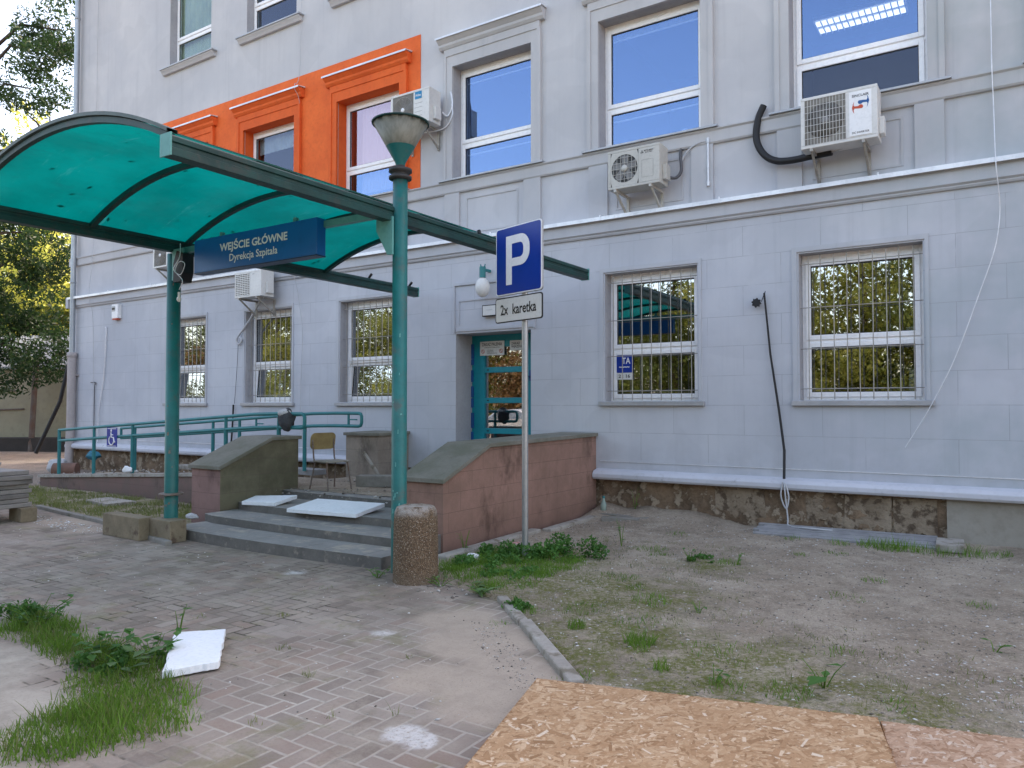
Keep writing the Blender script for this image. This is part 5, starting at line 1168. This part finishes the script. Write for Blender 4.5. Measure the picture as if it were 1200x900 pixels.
# ------------------------------------------------------------------ parked car across the yard (shows in the door glass)
def car(x,y,rz,mtl,label):
    Cc=empty('parked_car',(x,y,0),rz,label,'car')
    m=MB(); side=[(-2.1,.35),(-2.15,.62),(-2.05,.85),(-1.25,.95),(-.55,1.38),(.75,1.42),(1.5,1.0),(2.05,.92),(2.15,.6),(2.1,.35)]
    m.prism(side,'y',-.85,.85); m.build('body',mtl,Cc,bevel=.08)
    m=MB(); m.prism([(-1.1,.97),(-.5,1.33),(.7,1.36),(1.3,1.02)],'y',-.862,.862); m.build('side_window','glass_up',Cc)
    for a in (-1.35,1.35):
        for s_ in (-1,1):
            m=MB(); m.lathe([(.001,-.1),(.18,-.1),(.2,-.11),(.32,-.1),(.32,.1),(.001,.1)],(a,s_*.78,.32),20,axis='y'); m.build('wheel',['black'],Cc)
    for s_ in (-1,1):
        m=MB(); m.box(2.06,2.16,s_*.62-.16,s_*.62+.16,.62,.78); m.build('headlight','white',Cc)
M['carpaint']=mat('car_black',(.015,.016,.02),None,.15,.3,bump=0); M['carpaint2']=mat('car_silver',(.5,.51,.53),None,.25,.5,bump=0)
car(-13.5,-17,R(8),'carpaint','black car parked across the yard behind the viewer'); car(-18.5,-18,R(5),'carpaint2','silver car parked across the yard left of the black one')

# ------------------------------------------------------------------ grass & weeds
def blades(centers,h,w,mtl,name,spread=.5,seed=1,zf=None,parent=None,loc=(0,0,0)):
    """centers: list of (x,y,radius,count,height)"""
    g=np.random.default_rng(seed); Vs=[]
    for (cx,cy,rad,n,hh) in centers:
        a=g.uniform(0,2*PI,n); q=rad*np.sqrt(g.uniform(0,1,n)); x=cx+q*np.cos(a); y=cy+q*np.sin(a)
        z=np.array([zf(p_,q_) for p_,q_ in zip(x,y)]) if zf else np.zeros(n)
        b=g.uniform(0,2*PI,n); H=hh*g.uniform(.45,1.15,n)*(1-.35*(q/max(rad,1e-3))); ln=g.uniform(.1,spread+.2,n)*H; W=w*g.uniform(.6,1.3,n)
        c=g.uniform(0,2*PI,n)
        base=np.stack([x,y,z-.005],1); wd=np.stack([np.cos(c),np.sin(c),0*c],1)*W[:,None]/2; le=np.stack([np.cos(b)*ln,np.sin(b)*ln,H],1)
        mid=base+le*.55; mid[:,2]+=H*.08
        Vs.append(np.stack([base-wd,base+wd,mid+wd*.7,mid-wd*.7,base+le+wd*.1,base+le-wd*.1],1))
    V=np.concatenate(Vs); n=len(V); k=np.arange(n)[:,None]*6
    F=np.concatenate([k+np.array([[0,1,2,3]]),k+np.array([[3,2,4,5]])])
    return npmesh(name,V.reshape(-1,3),F,mtl,parent,loc)
g=np.random.default_rng(5)
def scatter(poly,n,fn):
    xs=[p[0] for p in poly]; ys=[p[1] for p in poly]; out=[]
    while len(out)<n:
        x=g.uniform(min(xs),max(xs)); y=g.uniform(min(ys),max(ys)); ins=False; j=len(poly)-1
        for i in range(len(poly)):
            if (poly[i][1]>y)!=(poly[j][1]>y) and x<(poly[j][0]-poly[i][0])*(y-poly[i][1])/(poly[j][1]-poly[i][1])+poly[i][0]: ins=not ins
            j=i
        if ins: out.append(fn(x,y))
    return out
zero=lambda x,y:0
# left pit grass
ring_=[(-5.75,-7.30),(-6.25,-6.95),(-5.6,-7.0),(-5.2,-7.12),(-4.85,-7.08),(-4.45,-7.10),(-4.05,-7.22),(-3.75,-7.35),(-3.45,-7.5),(-3.35,-7.65),(-3.45,-7.85),(-3.55,-8.1),(-3.9,-8.25),(-3.95,-7.95),(-4.1,-7.7),(-4.35,-7.5),(-4.7,-7.38),(-5.1,-7.3)]
big=scatter(ring_,230,lambda x,y:(x,y,.13,40,g.uniform(.03,.12)**1.0))
tag(blades(big,.1,.006,'grass','grass',.6,2,zero),kind='stuff',label='bright green grass around the bare dirt pit at the lower left',cat='grass')
tag(blades(scatter(ring_,120,lambda x,y:(x,y,.14,16,g.uniform(.03,.14))),.1,.005,'grass_dry','grass',.9,12,zero),kind='stuff',label='paler dry blades mixed into the grass at the lower left',cat='grass')
# verge strip by the ramp
st=scatter([(-15.6,-3.9),(-15.6,-2.6),(-9.3,-2.6),(-9.2,-4.3),(-11.5,-4.0)],330,lambda x,y:(x,y,.16,26,g.uniform(.05,.12)))
tag(blades(st,.1,.008,'grass_dry','grass',.6,3,verge_z),kind='stuff',label='dull green grass strip between ramp wall and paving',cat='grass')
st=scatter([(-4.7,-3.2),(-4.55,-4.2),(-3.95,-4.6),(-3.55,-4.8),(-3.4,-4.3),(-3.4,-3.6),(-3.55,-3.1),(-4.2,-2.8)],230,lambda x,y:(x,y,.10,44,g.uniform(.03,.09)))
tag(blades(st,.1,.005,'grass','grass',.7,4,soil_z),kind='stuff',label='green grass and low weeds around the parking sign post',cat='grass')
tf=[(-1.6,-.78,.12,60,.09),(-1.2,-.78,.22,150,.14),(-1.0,-.80,.2,150,.16),(-.7,-.82,.2,120,.13),(-.35,-.72,.18,110,.15),(-.1,-.6,.12,60,.1),(-2.1,-.75,.1,40,.08)]
tag(blades(tf,.1,.006,'grass','grass',.5,5,soil_z),kind='stuff',label='dark green grass in front of the grey boarded platform',cat='grass')
tu=[(-2.9,-3.6,.18,140,.05),(-2.7,-4.7,.2,120,.05),(-1.5,-5.2,.25,150,.045),(-2.2,-4.8,.2,110,.05),(-3.2,-2.2,.2,120,.05),(-.9,-4.8,.15,60,.05),(-1.1,-3.3,.15,60,.04),(-.2,-3.0,.12,50,.05),(.2,-2.0,.15,60,.05),(-1.5,-1.5,.15,60,.05),(-3.3,-1.2,.15,60,.05),(-2.52,-5.14,.07,90,.09),(-2.0,-5.25,.10,150,.11),(-2.35,-4.25,.16,120,.08),(-1.95,-5.35,.09,60,.08),(-3.0,-2.5,.12,60,.06),(-2.3,-2.5,.14,90,.06),(-1.0,-2.5,.12,50,.06),(-1.8,-1.7,.1,40,.05),(-1.69,-5.65,.05,40,.10),(-1.0,-5.62,.14,110,.06),(-2.1,-6.0,.12,80,.06),(-3.0,-4.95,.1,60,.06),(-1.3,-5.7,.1,60,.08),(-.5,-5.5,.1,60,.05),(-2.62,-3.9,.1,50,.05),(-3.05,-5.3,.1,60,.06)]
tag(blades(tu,.1,.0055,'grass','grass',.7,6,soil_z),kind='stuff',label='scattered green grass tufts on the bare soil',cat='grass')
sp_=scatter([(-3.2,-4.6),(-1.9,-6.0),(-.6,-5.6),(.2,-5.3),(.2,-4.2),(-1.5,-4.2),(-2.4,-1.6),(-4,-1.8),(-4,-3)],420,lambda x,y:(x,y,.08,int(g.uniform(3,16)),g.uniform(.015,.065)))
tag(blades(sp_,.1,.004,'grass_dry','grass',.8,7,soil_z),kind='stuff',label='sparse thin grass blades over the soil',cat='grass')
jp=[(-4.5,-6.0,.05,25,.05),(-3.4,-6.75,.04,25,.06),(-3.9,-6.5,.05,25,.05),(-5.0,-6.35,.06,20,.04),(-2.85,-7.1,.03,8,.06),(-3.1,-6.2,.03,8,.05),(-2.6,-6.9,.02,5,.08),(-4.9,-5.2,.07,20,.04),(-3.1,-7.35,.04,14,.06),(-4.4,-6.9,.05,25,.06)]
tag(blades(jp,.1,.004,'grass_dry','grass',.7,8,zero),kind='stuff',label='small grass sprigs growing in the paving joints',cat='grass')

def leafy(name,x,y,z,h,n,ls,mtl,label,seed,stems=3,spread=.12,stem='grass'):
    rr=random.Random(seed); W=empty(name,(x,y,z),0,label,'weed')
    m=MB(); lf=MB(); lf.recalc=False
    for s_ in range(stems):
        a=rr.uniform(0,2*PI); tip=Vector((math.cos(a)*spread,math.sin(a)*spread,h*rr.uniform(.7,1.))); pts=[Vector((0,0,-.01)),tip*.5+Vector((0,0,h*.1)),tip]
        m.tube(pts,[.004,.003,.0015],5)
        for k in range(max(1,n//stems)):
            t=rr.uniform(.25,1.); c=tip*t; b=rr.uniform(0,2*PI); L=ls*rr.uniform(.6,1.2); d=Vector((math.cos(b),math.sin(b),rr.uniform(-.15,.6))).normalized(); w=d.cross(Vector((0,0,1))).normalized()*L*.27; mid=c+d*L*.45
            e=c+d*L+Vector((0,0,-L*.18)); up=Vector((0,0,L*.06))
            lf.add([c,mid*.999+w-up*0,e,mid-w,mid+up*-1],[(0,4,1),(1,4,2),(0,3,4),(3,2,4)])
    m.build('stem',stem,W); lf.build('leaf',mtl,W); return W
leafy('weed',-4.66,-6.74,0,.24,8,.075,'weed','thin leafy sapling just behind the broken polystyrene board',1,3,.05)
leafy('weed',-4.30,-7.30,0,.16,14,.12,'weedpale','broad pale leaved weed in the middle of the left grass patch',2,4,.14)
leafy('weed',-4.60,-7.28,0,.17,48,.09,'weed','dense dark leafy weed at the top of the left grass patch',3,6,.18)
leafy('weed',-4.35,-7.12,0,.15,44,.08,'weed','leafy weed between the left grass patch and the polystyrene board',4,6,.16)
leafy('weed',-5.75,-7.12,0,.20,60,.07,'weed','leafy weed at the left edge by the paving joint',5,8,.22)
leafy('weed',-.86,-5.42,.02,.16,9,.15,'weed','rosette of long dark leaves beside the strand board edge',6,5,.12)
leafy('weed',-1.38,-5.66,.02,.12,7,.07,'weed','small upright weed just behind the large strand board',7,3,.05)
leafy('weed',-4.32,-.12,.08,.34,16,.055,'weed','slender weed growing against the brown plinth right of the parapet',8,4,.08)
leafy('weed',-3.62,-4.72,.02,.09,22,.11,'weedpale','broad leaved plantain at the kerb end in the weeds',9,7,.14)
leafy('weed',-4.80,-4.68,0,.10,16,.06,'weed','low ragged weed at the foot of the lamp pole',10,5,.12)
leafy('weed',-4.12,-4.62,0,.08,18,.06,'weedpale','low weed right of the round bollard',11,6,.14)
leafy('weed',-4.78,-3.40,.02,.24,14,.05,'weed','dark weed at the foot of the right parapet',12,4,.06)
def clover(x,y,r_,h,n,label,seed,ml='weed'):
    W=empty('weed',(x,y,.01),0,label,'weed'); rr=random.Random(seed)
    bl=[(rr.uniform(-r_,r_),rr.uniform(-r_,r_),h*rr.uniform(.3,.75),r_*rr.uniform(.35,.6),r_*rr.uniform(.35,.6),h*rr.uniform(.35,.6)) for _ in range(7)]
    foliage('leaf',bl,n,.032,ml,W,seed,-.1,gs=6,elong=1.35,droop=0)
    m=MB()
    for b in bl: m.tube([(0,0,-.02),(b[0]*.6,b[1]*.6,b[2]*.6),b[:3]],[.004,.003,.002],5)
    m.build('stem','grass',W); return W
clover(-3.72,-3.12,.26,.19,1300,'dense clover like weed right of the sign post',13)
clover(-4.02,-3.38,.22,.18,1100,'dense clover like weed at the foot of the sign post',14)
clover(-4.18,-3.80,.22,.13,900,'dense clover like weed left of the sign post',15)
clover(-3.72,-4.15,.24,.10,800,'low clover like weed in front of the sign post',16)
clover(-4.30,-3.35,.16,.13,500,'small clover like weed beside the crumpled white paper',23)
clover(-3.15,-4.98,.10,.07,220,'small dark weed on the sand side of the kerb stones',24)
clover(-2.5,-2.5,.13,.06,260,'low leafy weed patch on the soil beyond the sign post weeds',25)
clover(-4.5,-7.28,.13,.10,420,'bushy small leaved weed beside the polystyrene board on the left patch',26)
clover(-6.0,-7.15,.15,.10,400,'bushy small leaved weed at the far left edge',27)
leafy('weed',-2.62,-2.62,.02,.14,12,.06,'weed','small leafy weed standing on the bare soil right of the sign',17,4,.07)
leafy('weed',-2.2,-2.5,.02,.12,10,.06,'weed','small forked weed on the bare soil beyond the leafy one',18,3,.06)
leafy('weed',-3.55,-2.2,.02,.34,18,.045,'weed','tall thin weed between the sign post and the parapet kerb',19,3,.07)
leafy('weed',-1.93,-4.35,.02,.09,10,.05,'weed','low dark weed on the mossy soil',20,4,.07)
leafy('weed',-.1,-4.2,.02,.09,8,.06,'weed','small weed near the right edge of the soil',22,3,.06)

# ------------------------------------------------------------------ loose stones
def stones(poly,n,s0,s1,mtl,name,label,zf,seed,flat=.5):
    gg=np.random.default_rng(seed); pts=scatter(poly,n,lambda x,y:(x,y)); V=[];F=[]
    base=np.array([(1,0,0),(0,1,0),(-1,0,0),(0,-1,0),(0,0,1),(0,0,-1)],float); fs=[(0,1,4),(1,2,4),(2,3,4),(3,0,4),(1,0,5),(2,1,5),(3,2,5),(0,3,5)]
    for k,(x,y) in enumerate(pts):
        s=s0+(s1-s0)*gg.random()**4; q=base*gg.uniform(.6,1.3,(6,1))*s; q[:,2]*=flat; a=gg.uniform(0,6.3); ca,sa=math.cos(a),math.sin(a); q=np.stack([q[:,0]*ca-q[:,1]*sa*.7,q[:,0]*sa+q[:,1]*ca*.7,q[:,2]],1)+(x,y,zf(x,y)+s*flat*.5)
        V.append(q); F+= [tuple(6*k+i for i in f) for f in fs]
    return tag(npmesh(name,np.concatenate(V),F,mtl),kind='stuff',label=label,cat='stones')
stones([(-3.4,-4.6),(-1.9,-6.1),(1,-5.4),(1,-.3),(-4.7,-.3),(-4.7,-3.0)],14000,.0025,.013,'pebble','gravel','small grey stones scattered over the bare soil',soil_z,1)
stones([(-3.4,-4.6),(-1.9,-6.1),(1,-5.4),(1,-.3),(-4.7,-.3),(-4.7,-3.0)],1500,.003,.017,'flake','plaster_crumbs','white plaster crumbs scattered over the soil',soil_z,2,.3)
stones([(-.9,-5.6),(.6,-5.3),(.6,-4.2),(-.6,-4.6)],700,.003,.013,'flake','plaster_crumbs','denser white crumbs on the soil near the right edge',soil_z,3,.3)
stones([(-12,-7),(-2.3,-7.2),(-2.2,-6.2),(-3.6,-4.8),(-8,-4.7),(-12,-4.9)],1600,.002,.010,'pebble','gravel','fine grit and small stones on the paving',zero,4)
stones([(-12,-7),(-2.3,-7.2),(-2.2,-6.2),(-3.6,-4.8),(-8,-4.7),(-12,-4.9)],130,.005,.02,'flake','plaster_crumbs','white crumbs scattered over the paving',zero,5,.3)
stones([(-3.3,-5.3),(-2.9,-5.45),(-2.1,-6.15),(-2.3,-6.3),(-3.1,-5.6)],420,.003,.011,'pebble','gravel','coarser gravel along the kerb beside the sand',zero,6)
stones([(-4.7,-4.9),(-3.7,-4.9),(-3.9,-4.3),(-4.2,-4.3)],130,.006,.025,'pebble','gravel','gravel around the bollard foot',zero,7)
stones([(-9,-3.0),(-5.6,-3.0),(-5.6,-.3),(-9,-.3)],420,.006,.035,'pebble','gravel','rubble crumbs covering the landing',lambda x,y:.39,8)
stones([(-17,-2.4),(-9.3,-2.4),(-9.3,-.2),(-17,-.2)],500,.01,.05,'pebble','gravel','rubble between the ramp and the facade',lambda x,y:max(.0,rz_(max(-15.7,x)) if y<-1.2 and x>-15.7 else .04),9)
stones([(-11.8,-4.8),(-9.4,-4.9),(-9.4,-4.5),(-11.6,-4.4)],300,.005,.03,'flake','plaster_crumbs','white rubble crumbs along the verge edging',zero,10,.35)

# ------------------------------------------------------------------ light, sky, camera
EL,AZ=R(40),R(14)   # sun behind the building, slightly to its right
W=bpy.data.worlds.new('World'); scn.world=W; W.use_nodes=True; nt=W.node_tree
sky=nt.nodes.new('ShaderNodeTexSky'); sky.sky_type='NISHITA'; sky.sun_disc=False; sky.sun_elevation=EL; sky.sun_rotation=AZ; sky.air_density=1.; sky.dust_density=3.0; sky.ozone_density=1.
bg=nt.nodes['Background']; mx=nt.nodes.new('ShaderNodeMix'); mx.data_type='RGBA'; mx.blend_type='MULTIPLY'; mx.inputs[0].default_value=1.; nt.links.new(sky.outputs[0],mx.inputs[6]); mx.inputs[7].default_value=(1.22,1.0,.84,1)
nt.links.new(mx.outputs[2],bg.inputs[0]); bg.inputs[1].default_value=.75
sd=bpy.data.lights.new('sun','SUN'); sd.energy=4.6; sd.angle=R(.5); sd.color=(1,.93,.82); so=bpy.data.objects.new('sun',sd); COL.objects.link(so)
d=Vector((math.sin(AZ)*math.cos(EL),math.cos(AZ)*math.cos(EL),math.sin(EL))); so.rotation_euler=d.to_track_quat('Z','Y').to_euler(); so.location=d*40
cam=bpy.data.cameras.new('camera'); co=bpy.data.objects.new('camera',cam); COL.objects.link(co); scn.camera=co
cam.sensor_width=36; cam.lens=890/1200*36; cam.clip_end=2000; cam.clip_start=.05
co.location=(0,-9.8,1.55); co.rotation_euler=Euler((R(90)+math.atan(26/890),0,R(33.2)),'XYZ')
scn.view_settings.view_transform='Standard'; scn.view_settings.look='None'; scn.view_settings.exposure=0; scn.view_settings.gamma=1
scn.cycles.max_bounces=10; scn.cycles.transparent_max_bounces=16; scn.cycles.use_denoising=True
